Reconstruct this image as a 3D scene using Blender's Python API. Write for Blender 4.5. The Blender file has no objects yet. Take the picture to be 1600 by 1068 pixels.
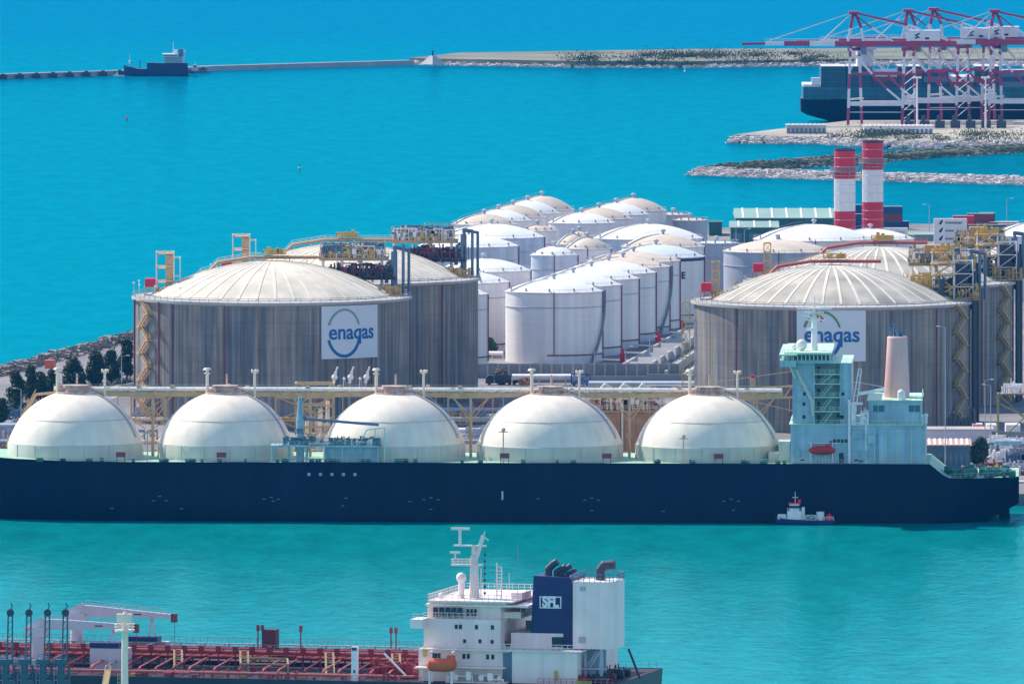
import bpy, math, random
from math import sin, cos, pi, radians as R, sqrt, atan2
from mathutils import Vector, Matrix
# ------------------------------------------------------------------ camera
S = bpy.context.scene
C = S.collection
CH, CF, CV = 219.0, 19000.0, -520.0        # eye height, focal length in photo pixels, horizon row
cam = bpy.data.objects.new('camera', bpy.data.cameras.new('camera'))
C.objects.link(cam); S.camera = cam
cam.location = (0, 0, CH); cam.rotation_euler = (R(90), 0, 0)
cam.data.sensor_width = 36; cam.data.lens = CF/1600*36
cam.data.shift_y = -(533.6-CV)/1600
cam.data.clip_start = 5; cam.data.clip_end = 40000
# ------------------------------------------------------------------ world and sun
SUN_EL, SUN_AZ = R(46), R(-52)             # azimuth from +Y (straight ahead), minus = to the left
W = bpy.data.worlds.new('World'); S.world = W; W.use_nodes = True
nt = W.node_tree; bg = nt.nodes['Background']
sky = nt.nodes.new('ShaderNodeTexSky'); sky.sky_type = 'NISHITA'; sky.sun_disc = False
sky.sun_elevation = SUN_EL; sky.sun_rotation = SUN_AZ
sky.air_density = 1.0; sky.dust_density = 0.3; sky.ozone_density = 2.0
nt.links.new(sky.outputs[0], bg.inputs[0]); bg.inputs[1].default_value = 0.15
sl = bpy.data.lights.new('sun', 'SUN'); sl.energy = 4.3; sl.angle = R(0.5); sl.color = (1, .91, .77)
so = bpy.data.objects.new('sun', sl); C.objects.link(so)
sd = Vector((sin(SUN_AZ)*cos(SUN_EL), cos(SUN_AZ)*cos(SUN_EL), sin(SUN_EL)))
so.rotation_euler = sd.to_track_quat('Z', 'Y').to_euler()
S.view_settings.view_transform = 'Standard'; S.view_settings.look = 'None'
S.view_settings.exposure = 0.5; S.view_settings.gamma = 1
S.cycles.volume_step_rate = 1; S.cycles.volume_bounces = 0

def X_(px, Y): return (px-800)*Y/CF
def Z_(py, Y): return CH-(py-CV)*Y/CF
def D_(py, z=0): return (CH-z)*CF/(py-CV)
def GP(px, py, z=3.0):
    Y = D_(py, z); return (X_(px, Y), Y)
# ------------------------------------------------------------------ materials
MATS = {}
def mat(name, col, rough=.6, metal=0, var=.12, vs=.3, streak=0, ss=.5, spec=.4, bump=0, tint=None, hi=.5, joint=0, jd=.85, jx=0):
    if name in MATS: return MATS[name]
    m = bpy.data.materials.new(name); m.use_nodes = True; MATS[name] = m
    n, l = m.node_tree.nodes, m.node_tree.links
    b = n['Principled BSDF']
    b.inputs['Roughness'].default_value = rough; b.inputs['Metallic'].default_value = metal
    b.inputs['Specular IOR Level'].default_value = spec
    tc = n.new('ShaderNodeTexCoord')
    no = n.new('ShaderNodeTexNoise'); no.inputs['Scale'].default_value = vs; no.inputs['Detail'].default_value = 6
    l.new(tc.outputs['Object'], no.inputs['Vector'])
    mr = n.new('ShaderNodeMapRange'); mr.inputs[1].default_value = .3; mr.inputs[2].default_value = .7
    mr.inputs[3].default_value = 1-var; mr.inputs[4].default_value = 1+var*.6
    l.new(no.outputs[0], mr.inputs[0])
    val = mr.outputs[0]
    if streak:
        mp = n.new('ShaderNodeMapping'); mp.inputs['Scale'].default_value = (ss, ss, ss*.03)
        l.new(tc.outputs['Object'], mp.inputs['Vector'])
        n2 = n.new('ShaderNodeTexNoise'); n2.inputs['Scale'].default_value = 1; n2.inputs['Detail'].default_value = 5
        l.new(mp.outputs[0], n2.inputs['Vector'])
        m2 = n.new('ShaderNodeMapRange'); m2.inputs[1].default_value = .33; m2.inputs[2].default_value = .67
        m2.inputs[3].default_value = 1-streak; m2.inputs[4].default_value = 1+streak*hi
        l.new(n2.outputs[0], m2.inputs[0])
        mu = n.new('ShaderNodeMath'); mu.operation = 'MULTIPLY'
        l.new(val, mu.inputs[0]); l.new(m2.outputs[0], mu.inputs[1]); val = mu.outputs[0]
    if joint:
        sx = n.new('ShaderNodeSeparateXYZ'); l.new(tc.outputs['Object'], sx.inputs[0])
        for ax, per in (('Z', joint), ('X', jx)):
            if not per: continue
            dv_ = n.new('ShaderNodeMath'); dv_.operation = 'DIVIDE'; dv_.inputs[1].default_value = per; l.new(sx.outputs[ax], dv_.inputs[0])
            fr_ = n.new('ShaderNodeMath'); fr_.operation = 'FRACT'; l.new(dv_.outputs[0], fr_.inputs[0])
            lt = n.new('ShaderNodeMath'); lt.operation = 'LESS_THAN'; lt.inputs[1].default_value = .24/per; l.new(fr_.outputs[0], lt.inputs[0])
            mj = n.new('ShaderNodeMapRange'); mj.inputs[3].default_value = 1; mj.inputs[4].default_value = jd; l.new(lt.outputs[0], mj.inputs[0])
            mu = n.new('ShaderNodeMath'); mu.operation = 'MULTIPLY'; l.new(val, mu.inputs[0]); l.new(mj.outputs[0], mu.inputs[1]); val = mu.outputs[0]
    sc = n.new('ShaderNodeVectorMath'); sc.operation = 'SCALE'
    sc.inputs[0].default_value = col[:3]
    if tint:
        n3 = n.new('ShaderNodeTexNoise'); n3.inputs['Scale'].default_value = vs*.6; n3.inputs['Detail'].default_value = 5
        l.new((mp.outputs[0] if streak else tc.outputs['Object']), n3.inputs['Vector'])
        if streak: n3.inputs['Scale'].default_value = .55
        m3 = n.new('ShaderNodeMapRange'); m3.inputs[1].default_value = .45; m3.inputs[2].default_value = .62
        l.new(n3.outputs[0], m3.inputs[0])
        mx = n.new('ShaderNodeMix'); mx.data_type = 'RGBA'
        mx.inputs[6].default_value = (*col[:3], 1); mx.inputs[7].default_value = (*tint, 1)
        l.new(m3.outputs[0], mx.inputs[0]); l.new(mx.outputs[2], sc.inputs[0])
    l.new(val, sc.inputs['Scale']); l.new(sc.outputs[0], b.inputs['Base Color'])
    if bump:
        bp = n.new('ShaderNodeBump'); bp.inputs['Strength'].default_value = bump; bp.inputs['Distance'].default_value = .3
        n4 = n.new('ShaderNodeTexNoise'); n4.inputs['Scale'].default_value = vs*4; n4.inputs['Detail'].default_value = 4
        l.new(tc.outputs['Object'], n4.inputs['Vector']); l.new(n4.outputs[0], bp.inputs['Height']); l.new(bp.outputs[0], b.inputs['Normal'])
    return m
def sr(r, g, b):
    f = lambda c: (c/255/12.92 if c < 11 else ((c/255+.055)/1.055)**2.4)
    return (f(r), f(g), f(b))
M_conc = mat('weathered_concrete', (.275, .240, .215), .85, var=.25, vs=.09, streak=.36, ss=1.1, hi=.9, tint=(.165,.18,.205), joint=3.7, jd=.86)
M_dome = mat('cream_roof_concrete', (.76, .67, .55), .8, var=.2, vs=.15, tint=(.66, .60, .50))
M_rib = mat('roof_rib', (.78, .74, .66), .8)
M_white = mat('white_tank_paint', (.82, .77, .77), .5, var=.07, vs=.1, streak=.12, ss=.4, joint=2.4, jd=.94)
M_wroof = mat('white_roof_paint', (.82, .81, .77), .6, var=.08, vs=.15)
M_broof = mat('beige_roof_paint', (.66, .55, .45), .65, var=.14, vs=.2)
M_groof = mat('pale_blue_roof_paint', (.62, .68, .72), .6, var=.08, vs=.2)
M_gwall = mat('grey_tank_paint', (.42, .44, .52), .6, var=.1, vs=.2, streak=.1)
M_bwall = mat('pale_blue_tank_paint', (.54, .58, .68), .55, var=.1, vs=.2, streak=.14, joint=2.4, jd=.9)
M_rust = mat('maroon_pipe', (.22, .06, .08), .6)
M_steel = mat('grey_steel', (.32, .33, .36), .5, .3)
M_dsteel = mat('blue_grey_steel', (.13, .20, .29), .5, .2)
M_dark = mat('dark_equipment', (.045, .055, .085), .6)
M_tan = mat('tan_steel', (.60, .38, .21), .6, var=.2, vs=.5)
M_yel = mat('yellow_ochre_steel', (.62, .40, .10), .55, var=.15)
M_cream = mat('cream_pipe', (.92, .75, .60), .5, var=.1)
M_red = mat('signal_red', (.68, .015, .05), .5, var=.1)
M_wh = mat('white_paint', (.86, .80, .80), .45, var=.06, vs=.5, streak=.06)
M_hull = mat('navy_hull_paint', (.000, .007, .038), .5, var=.3, vs=.05, streak=.16, ss=.3, spec=.12, tint=(.003,.010,.044), joint=3.1, jd=.8)
M_lwhite = mat('cream_dome_paint', (.92, .80, .66), .5, var=.06, vs=.12, streak=.10, ss=.35, joint=4.2, jd=.965)
M_skirt = mat('grey_green_skirt_paint', (.58, .58, .50), .5, var=.08, vs=.2, streak=.1)
M_seam = mat('dome_seam', (.5, .48, .45), .6)
M_gdeck = mat('pale_green_deck', (.34, .55, .40), .6, var=.15, vs=.3)
M_aqua = mat('pale_aqua_paint', (.35, .51, .58), .5, var=.14, vs=.3, streak=.22, ss=.5, joint=2.8, jd=.92)
M_aqua2 = mat('mint_trim_paint', (.52, .74, .56), .5, var=.08)
M_teal = mat('deep_teal_paint', (.05, .17, .20), .5)
M_glass = mat('dark_glass', (.012, .022, .04), .15, spec=.6)
M_pink = mat('pink_beige_paint', (.80, .46, .42), .55, var=.08, vs=.2, streak=.12)
M_oran = mat('lifeboat_orange', (.75, .12, .03), .45)
M_green = mat('winch_green', (.03, .16, .13), .5)
M_ground = mat('port_ground', (.20, .19, .20), .9, var=.35, vs=.03, tint=(.29, .26, .25))
M_rock = mat('pale_rock', (.62, .55, .52), .9, var=.4, vs=.2)
M_rock2 = mat('brown_rock', (.30, .25, .22), .9, var=.35, vs=.2)
M_earth = mat('dry_earth', (.24, .22, .17), .95, var=.3, vs=.03, tint=(.14, .16, .10))
M_sand = mat('sandy_ground', (.48, .42, .34), .95, var=.25, vs=.02, tint=(.30, .28, .25))
M_leaf = mat('dark_foliage', (.018, .045, .022), .7, var=.5, vs=.9)
M_scrub = mat('scrub_foliage', (.05, .085, .04), .8, var=.4, vs=.2)
M_trunk = mat('bark', (.10, .07, .05), .9)
M_deckred = mat('oxide_red_deck', (.035, .008, .02), .7, var=.3, vs=.2)
M_pipred = mat('oxide_red_pipe', (.26, .018, .032), .55, var=.25, vs=.4)
M_pippink = mat('faded_pink_pipe', (.55, .14, .14), .55, var=.2, vs=.4)
M_bfun = mat('royal_blue_paint', (.003, .020, .115), .45, var=.1, vs=.3)
M_lilac = mat('pale_lilac_paint', (.62, .55, .60), .5, var=.08)
M_armb = mat('dark_teal_steel', (.03, .10, .14), .5)
M_shgr = mat('warehouse_green', (.03, .13, .14), .6)
M_shrf = mat('pale_green_roof', (.26, .40, .36), .7, var=.1, vs=.1)
M_terr = mat('salmon_roof', (.62, .38, .30), .7, var=.1)
M_blueb = mat('blue_container_paint', (.02, .07, .19), .55)
M_tealb = mat('teal_container_paint', (.01, .10, .15), .55)
M_purple = mat('crane_magenta_paint', (.34, .03, .11), .5)
M_wcr = mat('hazed_crane_white', (.70,.68,.74), .6, var=.1, vs=.2)  # lilac tone of distance haze painted into the crane white
M_logob = mat('logo_blue', (.004, .12, .36), .5, var=.02)
M_logog = mat('logo_green', (.10, .26, .10), .5, var=.02)
M_logogr = mat('logo_faded_green', (.22, .32, .34), .5, var=.02)
M_panel = mat('sign_panel', (.66, .70, .76), .5, var=.04, vs=.1)
M_logow = mat('logo_white', (.8, .8, .82), .5, var=.02)
M_concl = mat('light_concrete', (.45, .43, .42), .85, var=.15, vs=.1)
M_concg = mat('grey_bund_concrete', (.30, .31, .33), .85, var=.15, vs=.1)
M_gull = mat('lamp_white', (.85, .85, .85), .4)
M_yell = mat('flag_yellow', (.8, .5, .02), .6)
M_umb = mat('brown_jetty_paint', (.58, .28, .15), .7, var=.25, vs=.3)
# ------------------------------------------------------------------ mesh helpers
class MB:
    def __init__(s): s.v = []; s.f = []; s.sm = False
    def add(s, vs, fs):
        o = len(s.v); s.v += [tuple(v) for v in vs]; s.f += [tuple(i+o for i in f) for f in fs]; return s
    def box(s, x0, x1, y0, y1, z0, z1):
        return s.add([(x0,y0,z0),(x1,y0,z0),(x1,y1,z0),(x0,y1,z0),(x0,y0,z1),(x1,y0,z1),(x1,y1,z1),(x0,y1,z1)],
                     [(0,3,2,1),(4,5,6,7),(0,1,5,4),(1,2,6,5),(2,3,7,6),(3,0,4,7)])
    def bar(s, a, b, w, h=None):
        h = h or w; a = Vector(a); b = Vector(b); d = b-a
        if d.length < 1e-4: return s
        d.normalize(); up = Vector((0,0,1)) if abs(d.z) < .95 else Vector((0,1,0))
        r = d.cross(up).normalized()*w/2; u = r.cross(d).normalized()*h/2
        return s.add([a-r-u,a+r-u,a+r+u,a-r+u,b-r-u,b+r-u,b+r+u,b-r+u],
                     [(0,1,2,3),(7,6,5,4),(0,4,5,1),(1,5,6,2),(2,6,7,3),(3,7,4,0)])
    def cyl(s, a, b, r0, r1=None, n=12, cap=True):
        r1 = r0 if r1 is None else r1
        a = Vector(a); b = Vector(b); d = (b-a).normalized(); up = Vector((0,0,1)) if abs(d.z) < .9 else Vector((1,0,0))
        u = d.cross(up).normalized(); w = d.cross(u)
        vs = []
        for p, r in ((a, r0), (b, r1)):
            for i in range(n):
                t = 2*pi*i/n; vs.append(p+u*cos(t)*r+w*sin(t)*r)
        fs = [(i, (i+1) % n, n+(i+1) % n, n+i) for i in range(n)]
        if cap: fs += [tuple(range(n))[::-1], tuple(range(n, 2*n))]
        s.sm = True
        return s.add(vs, fs)
    def tube(s, pts, r, n=8):
        for a, b in zip(pts[:-1], pts[1:]): s.cyl(a, b, r, n=n)
        for p in pts[1:-1]: s.ball(p, r*1.02, n=n)
        return s
    def ball(s, c, r, n=8, sz=1, m=None):
        m = m or max(4, n//2); vs = []; fs = []
        for j in range(m+1):
            ph = -pi/2+pi*j/m
            for i in range(n):
                t = 2*pi*i/n; vs.append((c[0]+r*cos(ph)*cos(t), c[1]+r*cos(ph)*sin(t), c[2]+r*sz*sin(ph)))
        for j in range(m):
            for i in range(n):
                fs.append((j*n+i, j*n+(i+1) % n, (j+1)*n+(i+1) % n, (j+1)*n+i))
        s.sm = True
        return s.add(vs, fs)
    def lathe(s, prof, n=64, c=(0,0), a0=0, a1=2*pi, kx=1):
        full = abs(a1-a0-2*pi) < 1e-6; k = n if full else n+1
        vs = []
        for r, z in prof:
            for i in range(k):
                t = a0+(a1-a0)*i/n; vs.append((c[0]+kx*r*cos(t), c[1]+r*sin(t), z))
        fs = []
        for j in range(len(prof)-1):
            for i in range(n):
                i2 = (i+1) % k
                fs.append((j*k+i, j*k+i2, (j+1)*k+i2, (j+1)*k+i))
        s.sm = True
        return s.add(vs, fs)
    def prism(s, poly, z0, z1):
        n = len(poly)
        vs = [(x,y,z0) for x,y in poly]+[(x,y,z1) for x,y in poly]
        return s.add(vs, [tuple(range(n))[::-1], tuple(range(n,2*n))]+[(i,(i+1)%n,n+(i+1)%n,n+i) for i in range(n)])
    def xprism(s, poly, y0, y1):      # poly in (x,z)
        n = len(poly)
        vs = [(x,y0,z) for x,z in poly]+[(x,y1,z) for x,z in poly]
        return s.add(vs, [tuple(range(n)), tuple(range(n,2*n))[::-1]]+[(n+i,n+(i+1)%n,(i+1)%n,i) for i in range(n)])
    def rail(s, pts, h=1.1, w=.09, step=2.2, closed=False):
        pts = [Vector(p) for p in pts]
        if closed: pts = pts+[pts[0]]
        up = Vector((0,0,1))
        for a, b in zip(pts[:-1], pts[1:]):
            L = (b-a).length; k = max(1, round(L/step))
            s.bar(a+up*h, b+up*h, w); s.bar(a+up*h*.5, b+up*h*.5, w*.8)
            for i in range(k): p = a+(b-a)*i/k; s.bar(p, p+up*h, w)
        s.bar(pts[-1], pts[-1]+up*h, w)
        return s
    def truss(s, x0, x1, y0, y1, z0, z1, lev, w=.2, diag=True):
        for x in (x0, x1):
            for y in (y0, y1): s.bar((x,y,z0), (x,y,z1), w)
        for i in range(lev+1):
            z = z0+(z1-z0)*i/lev
            for a, b in (((x0,y0),(x1,y0)),((x1,y0),(x1,y1)),((x1,y1),(x0,y1)),((x0,y1),(x0,y0))):
                s.bar((*a,z), (*b,z), w)
                if diag and i < lev: s.bar((*a,z), (*b,z+(z1-z0)/lev), w*.7)
        return s
    def paint(s, k):
        s.mi = getattr(s, 'mi', []); s.mi += [s.cur if hasattr(s,'cur') else 0]*(len(s.f)-len(s.mi)); s.cur = k; return s
    def build(s, name, m, parent=None, smooth=None):
        me = bpy.data.meshes.new(name); me.from_pydata(s.v, [], s.f)
        for q in (m if isinstance(m, list) else [m]): me.materials.append(q)
        if isinstance(m, list):
            s.paint(0)
            for p, k in zip(me.polygons, s.mi): p.material_index = k
        if (s.sm if smooth is None else smooth):
            me.shade_smooth(); me.set_sharp_from_angle(angle=R(32))
        o = bpy.data.objects.new(name, me); C.objects.link(o)
        if parent: o.parent = parent
        return o
def tag(o, label, cat, group=None):
    o['label'] = label; o['category'] = cat
    if group: o['group'] = group
    return o
def T(name, label, cat, loc=(0,0,0), rz=0, group=None):
    o = bpy.data.objects.new(name, None); C.objects.link(o); o.location = loc; o.rotation_euler = (0,0,rz)
    return tag(o, label, cat, group)
def struct(o): o['kind'] = 'structure'; return o
def stuff(o, label=None, cat=None):
    o['kind'] = 'stuff'
    if label: o['label'] = label; o['category'] = cat
    return o
def dup(o, loc=None, rz=None, label=None, group=None, parent=None):
    c = o.copy(); C.objects.link(c); c.parent = parent
    if loc is not None: c.location = loc
    if rz is not None: c.rotation_euler = (0,0,rz)
    if label: c['label'] = label
    if group: c['group'] = group
    for ch in list(o.children): dup(ch, parent=c)
    return c
def text_geo(txt, size, extrude=.04, bold=0, sx=1.0):
    cu = bpy.data.curves.new('txt', 'FONT'); cu.body = txt; cu.size = size; cu.extrude = extrude; cu.offset = bold
    cu.align_x = 'CENTER'; cu.align_y = 'CENTER'; cu.resolution_u = 6
    ob = bpy.data.objects.new('txt', cu); C.objects.link(ob)
    bpy.context.view_layer.update()
    me = bpy.data.meshes.new_from_object(ob.evaluated_get(bpy.context.evaluated_depsgraph_get()))
    vs = [(v.co.x*sx, v.co.y, v.co.z) for v in me.vertices]; fs = [tuple(p.vertices) for p in me.polygons]
    bpy.data.objects.remove(ob); bpy.data.curves.remove(cu); bpy.data.meshes.remove(me)
    return vs, fs
# ================================================================== SETTING
# ---- sea
def sea_mat():
    m = bpy.data.materials.new('sea_water'); m.use_nodes = True
    n, l = m.node_tree.nodes, m.node_tree.links; b = n['Principled BSDF']
    tc = n.new('ShaderNodeTexCoord'); sp = n.new('ShaderNodeSeparateXYZ'); l.new(tc.outputs['Object'], sp.inputs[0])
    nz = n.new('ShaderNodeTexNoise'); nz.inputs['Scale'].default_value = .0012; nz.inputs['Detail'].default_value = 4
    mp0 = n.new('ShaderNodeMapping'); mp0.inputs['Scale'].default_value = (1.5, .35, 1)
    l.new(tc.outputs['Object'], mp0.inputs['Vector']); l.new(mp0.outputs[0], nz.inputs['Vector'])
    ma = n.new('ShaderNodeMath'); ma.operation = 'MULTIPLY_ADD'; ma.inputs[1].default_value = 900
    l.new(nz.outputs[0], ma.inputs[0]); l.new(sp.outputs['Y'], ma.inputs[2])
    mr = n.new('ShaderNodeMapRange'); mr.inputs[1].default_value = 2400+450; mr.inputs[2].default_value = 8400+450
    l.new(ma.outputs[0], mr.inputs[0])
    cr = n.new('ShaderNodeValToRGB'); l.new(mr.outputs[0], cr.inputs[0])
    e = cr.color_ramp.elements
    e[0].position = 0; e[0].color = (.006, .29, .305, 1)
    e[1].position = 1; e[1].color = (.000, .112, .32, 1)
    for p, c in ((.16, (.001, .225, .245, 1)), (.25, (.000, .190, .265, 1)), (.55, (.000, .180, .275, 1)), (.72, (.000, .170, .29, 1)), (.80, (.000, .128, .31, 1))):
        q = e.new(p); q.color = c
    # wind streaks and chop: ripple light and dark painted into the diffuse colour
    mp = n.new('ShaderNodeMapping'); mp.inputs['Scale'].default_value = (.11, .03, 1); mp.inputs['Rotation'].default_value = (0,0,.2)
    l.new(tc.outputs['Object'], mp.inputs['Vector'])
    n2 = n.new('ShaderNodeTexNoise'); n2.inputs['Scale'].default_value = 1; n2.inputs['Detail'].default_value = 8; n2.inputs['Roughness'].default_value = .65
    l.new(mp.outputs[0], n2.inputs['Vector'])
    m2 = n.new('ShaderNodeMapRange'); m2.inputs[1].default_value = .3; m2.inputs[2].default_value = .7; m2.inputs[3].default_value = .80; m2.inputs[4].default_value = 1.2
    l.new(n2.outputs[0], m2.inputs[0])
    n5 = n.new('ShaderNodeTexNoise'); n5.inputs['Scale'].default_value = .33; n5.inputs['Detail'].default_value = 4; n5.inputs['Roughness'].default_value = .7
    l.new(tc.outputs['Object'], n5.inputs['Vector'])
    m5 = n.new('ShaderNodeMapRange'); m5.inputs[1].default_value = .3; m5.inputs[2].default_value = .7; m5.inputs[3].default_value = .86; m5.inputs[4].default_value = 1.14
    l.new(n5.outputs[0], m5.inputs[0]); mm = n.new('ShaderNodeMath'); mm.operation = 'MULTIPLY'; l.new(m2.outputs[0], mm.inputs[0]); l.new(m5.outputs[0], mm.inputs[1])
    sc = n.new('ShaderNodeVectorMath'); sc.operation = 'SCALE'; l.new(cr.outputs[0], sc.inputs[0]); l.new(mm.outputs[0], sc.inputs['Scale'])
    n.remove(b); df = n.new('ShaderNodeBsdfDiffuse'); gl = n.new('ShaderNodeBsdfGlossy'); mxs = n.new('ShaderNodeMixShader')
    l.new(sc.outputs[0], df.inputs['Color']); gl.inputs['Roughness'].default_value = .09
    zr = n.new('ShaderNodeMapRange'); zr.inputs[1].default_value = 3050; zr.inputs[2].default_value = 3350; l.new(sp.outputs['Y'], zr.inputs[0])
    tm_ = n.new('ShaderNodeMix'); tm_.data_type = 'RGBA'; tm_.inputs[6].default_value = (.15,.43,.54,1); tm_.inputs[7].default_value = (.005,.36,.54,1)
    l.new(zr.outputs[0], tm_.inputs[0]); l.new(tm_.outputs[2], gl.inputs['Color'])      # reflection colour set by distance: red kept in harbour, cut from sky reflection offshore
    mxs.inputs[0].default_value = .42; l.new(df.outputs[0], mxs.inputs[1]); l.new(gl.outputs[0], mxs.inputs[2])
    l.new(mxs.outputs[0], n['Material Output'].inputs['Surface'])
    n3 = n.new('ShaderNodeTexNoise'); n3.inputs['Scale'].default_value = 1; n3.inputs['Detail'].default_value = 6; n3.inputs['Roughness'].default_value = .6
    mp3 = n.new('ShaderNodeMapping'); mp3.inputs['Scale'].default_value = (.25, .10, 1)
    l.new(tc.outputs['Object'], mp3.inputs['Vector']); l.new(mp3.outputs[0], n3.inputs['Vector'])
    bp = n.new('ShaderNodeBump'); bp.inputs['Strength'].default_value = 1; bp.inputs['Distance'].default_value = .30
    l.new(n3.outputs[0], bp.inputs['Height']); l.new(bp.outputs[0], gl.inputs['Normal'])
    return m
sea = MB().add([(-9000,-400,0),(9000,-400,0),(9000,17000,0),(-9000,17000,0)], [(0,1,2,3)]).build('sea', sea_mat()); struct(sea)
# ---- terminal ground (one slab with a quay wall and a rock-armoured coast)
coast = [(-262,3176), (-156,3715), (-122,3907), (-51,4307), (-22,4470), (6,4640), (120,4716), (420,4760), (620,4760), (620,3180)]
g = MB().prism([(620,3180), *coast[:9]][::-1] if False else [(-262,3180), (620,3180), (620,4760), (420,4760), (120,4716), (6,4640), (-22,4470), (-51,4307), (-122,3907), (-156,3715)], -8, 3)
struct(g.build('port_ground', M_ground))

random.seed(4)
def rocks(name, path, width, z0, z1, n, size, m, label, cat='rocks'):
    b = MB(); P = [Vector((*p, 0)) for p in path]; Ls = [(q-p).length for p, q in zip(P[:-1], P[1:])]; tot = sum(Ls)
    for _ in range(n):
        t = random.random()*tot; i = 0
        while t > Ls[i] and i < len(Ls)-1: t -= Ls[i]; i += 1
        d = (P[i+1]-P[i]).normalized(); nn = Vector((-d.y, d.x, 0)); u = random.uniform(-1, 1)
        p = P[i]+d*t+nn*u*width/2; z = z0+(z1-z0)*(1-abs(u)**1.5)+random.uniform(-.2, .3)*size
        s = size*random.uniform(.5, 1.2)
        vs = [(p.x+sx*s*random.uniform(.25,.6), p.y+sy*s*random.uniform(.25,.6), z+sz*s*random.uniform(.2,.5)) for sz in (-1,1) for sx,sy in ((-1,-1),(1,-1),(1,1),(-1,1))]
        b.add(vs, [(0,3,2,1),(4,5,6,7),(0,1,5,4),(1,2,6,5),(2,3,7,6),(3,0,4,7)])
    return stuff(b.build(name, m), label, cat)
def berm(name, path, wb, wt, z1, m, hw=None):
    b = MB(); P = [Vector((*p, 0)) for p in path]; vs = []; k = len(P)
    for i, p in enumerate(P):
        d = (P[min(i+1,k-1)]-P[max(i-1,0)]).normalized(); nn = Vector((-d.y, d.x, 0))
        f = 1 if hw is None else hw[i]
        for w, z in ((-wb/2*f,-2),(-wt/2*f,z1),(wt/2*f,z1),(wb/2*f,-2)): q = p+nn*w; vs.append((q.x,q.y,z))
    fs = [(4*i+j, 4*i+4+j, 4*i+5+j, 4*i+1+j) for i in range(k-1) for j in range(3)]+[(0,1,2,3), (4*k-1,4*k-2,4*k-3,4*k-4)]
    b.add(vs, fs)
    return struct(b.build(name, m))
rocks('rock_armour', [(-300,3000+60),(-158,3712),(-124,3905),(-53,4305)], 15, -1, 4.4, 6000, 2.1, M_rock2, 'tumbled brown and grey boulders along the left shore behind the trees')
rocks('quay_rocks', [(146,3186),(230,3190)], 10, 3, 4.6, 260, 1.6, M_rock, 'pale boulders on the quay edge beyond the stern')
struct(MB().box(140, 616, 3173, 3180, -8, 3.4).build('quay_wall', M_dsteel))
# rock jetties of the middle distance
j1 = [GP(1096,272,0), GP(1300,279,0), GP(1600,287,0), GP(1760,291,0)]
berm('stone_breakwater', j1, 24, 7, 1.8, M_rock)
rocks('breakwater_rocks', j1, 24, -.6, 2.3, 7500, 1.9, M_rock, 'pale rubble heaped along the straight middle breakwater')
j2 = [GP(1120,268,0), GP(1280,257,0), GP(1420,246,0), GP(1540,239,0), GP(1700,231,0)]
berm('earth_mole', j2, 28, 9, 2.8, M_earth, [.5,1,1,1,1])
rocks('mole_rocks', j2, 27, -1, 2.6, 3000, 1.8, M_earth, 'dull brown rubble on the curved mole behind the breakwater')
# headland under the container cranes
hp = [GP(1146,219,0), GP(1215,221,0), GP(1300,222,0), GP(1400,228,0), GP(1480,229,0), GP(1620,226,0), GP(1800,224,0), GP(1800,195,0), GP(1330,196,0), GP(1235,207,0)]
struct(MB().prism(hp, -3, 2.6).build('headland_ground', M_sand))
rocks('headland_rocks', [GP(1146,219,1), GP(1215,220,1), GP(1300,221,1), GP(1400,227,1), GP(1480,228,1), GP(1620,225,1)], 20, -.2, 2.2, 3200, 1.7, M_rock, 'pale rubble edging the sandy headland under the cranes')
# far spit and outer breakwater
fs_ = [GP(640,100.5,0), GP(735,102.5,0), GP(900,105.5,0), GP(1060,106,0), GP(1330,102,0), GP(1700,102,0), GP(1800,84,0), GP(1100,86,0), GP(840,90,0), GP(720,92,0)]
struct(MB().prism(fs_, -2, 3.6).build('far_spit', M_earth))
rocks('spit_rocks', [GP(640,100.3,0), GP(735,102,0), GP(900,105,0), GP(1060,105.5,0), GP(1330,102,0), GP(1700,102,0)], 16, -.5, 1.4, 6000, 2.2, M_rock, 'pale rubble along the near shore of the far spit')
ob_ = [GP(-40,124,0), GP(190,117,0), GP(330,110,0), GP(500,105,0), GP(640,101,0)]
berm('outer_breakwater', ob_, 12, 7, 2.6, M_concg)
for i in range(14):
    x, y = GP(-20+i*26, 123.6-i*.85, 0)
    tag(MB().box(x-2.2, x+2.2, y-12, y-6.5, -2, 2.4).box(x-1,x+1,y-11,y-9,2.4,3.0).build('mooring_block', M_dark), 'dark mooring block on the outer breakwater, %s from the left' % ['first','second','third','fourth','fifth','sixth','seventh','eighth','ninth','tenth','eleventh','twelfth','thirteenth','last'][i], 'mooring', 'mooring blocks of the outer breakwater')

# ================================================================== CONCRETE GAS TANKS
RT = 39.4
def dome_z(r): return 35.9+9.6*(1-(r/35.0)**2)
def zig_stair(b, ang, r, z0, z1, n, w=6.5, dep=2.2):
    ca, sa = cos(ang), sin(ang)
    def pt(u, d, z): return (ca*(r+d)-sa*u, sa*(r+d)+ca*u, z)
    h = (z1-z0)/n
    for i in range(n):
        za, zb = z0+i*h, z0+(i+1)*h; s = 1 if i % 2 else -1
        for d in (.6, 1.7):
            b.bar(pt(-s*w/2, d, za), pt(s*w/2*.6, d, zb), .28, .5)
            b.bar(pt(-s*w/2, d, za+1.1), pt(s*w/2*.6, d, zb+1.1), .14)
        st = 7
        for k in range(st): 
            q = (k+.5)/st; u = -s*w/2+(s*w*.8)*q; b.bar(pt(u, .5, za+h*q), pt(u, 1.8, za+h*q), .7, .12)
        b.bar(pt(s*w/2*.4, 1.1, zb), pt(s*w/2*1.05, 1.1, zb), dep, .22)
        b.bar(pt(s*w/2*1.05, 0, zb-1.5), pt(s*w/2*.8, 2.0, zb), .2)
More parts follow.
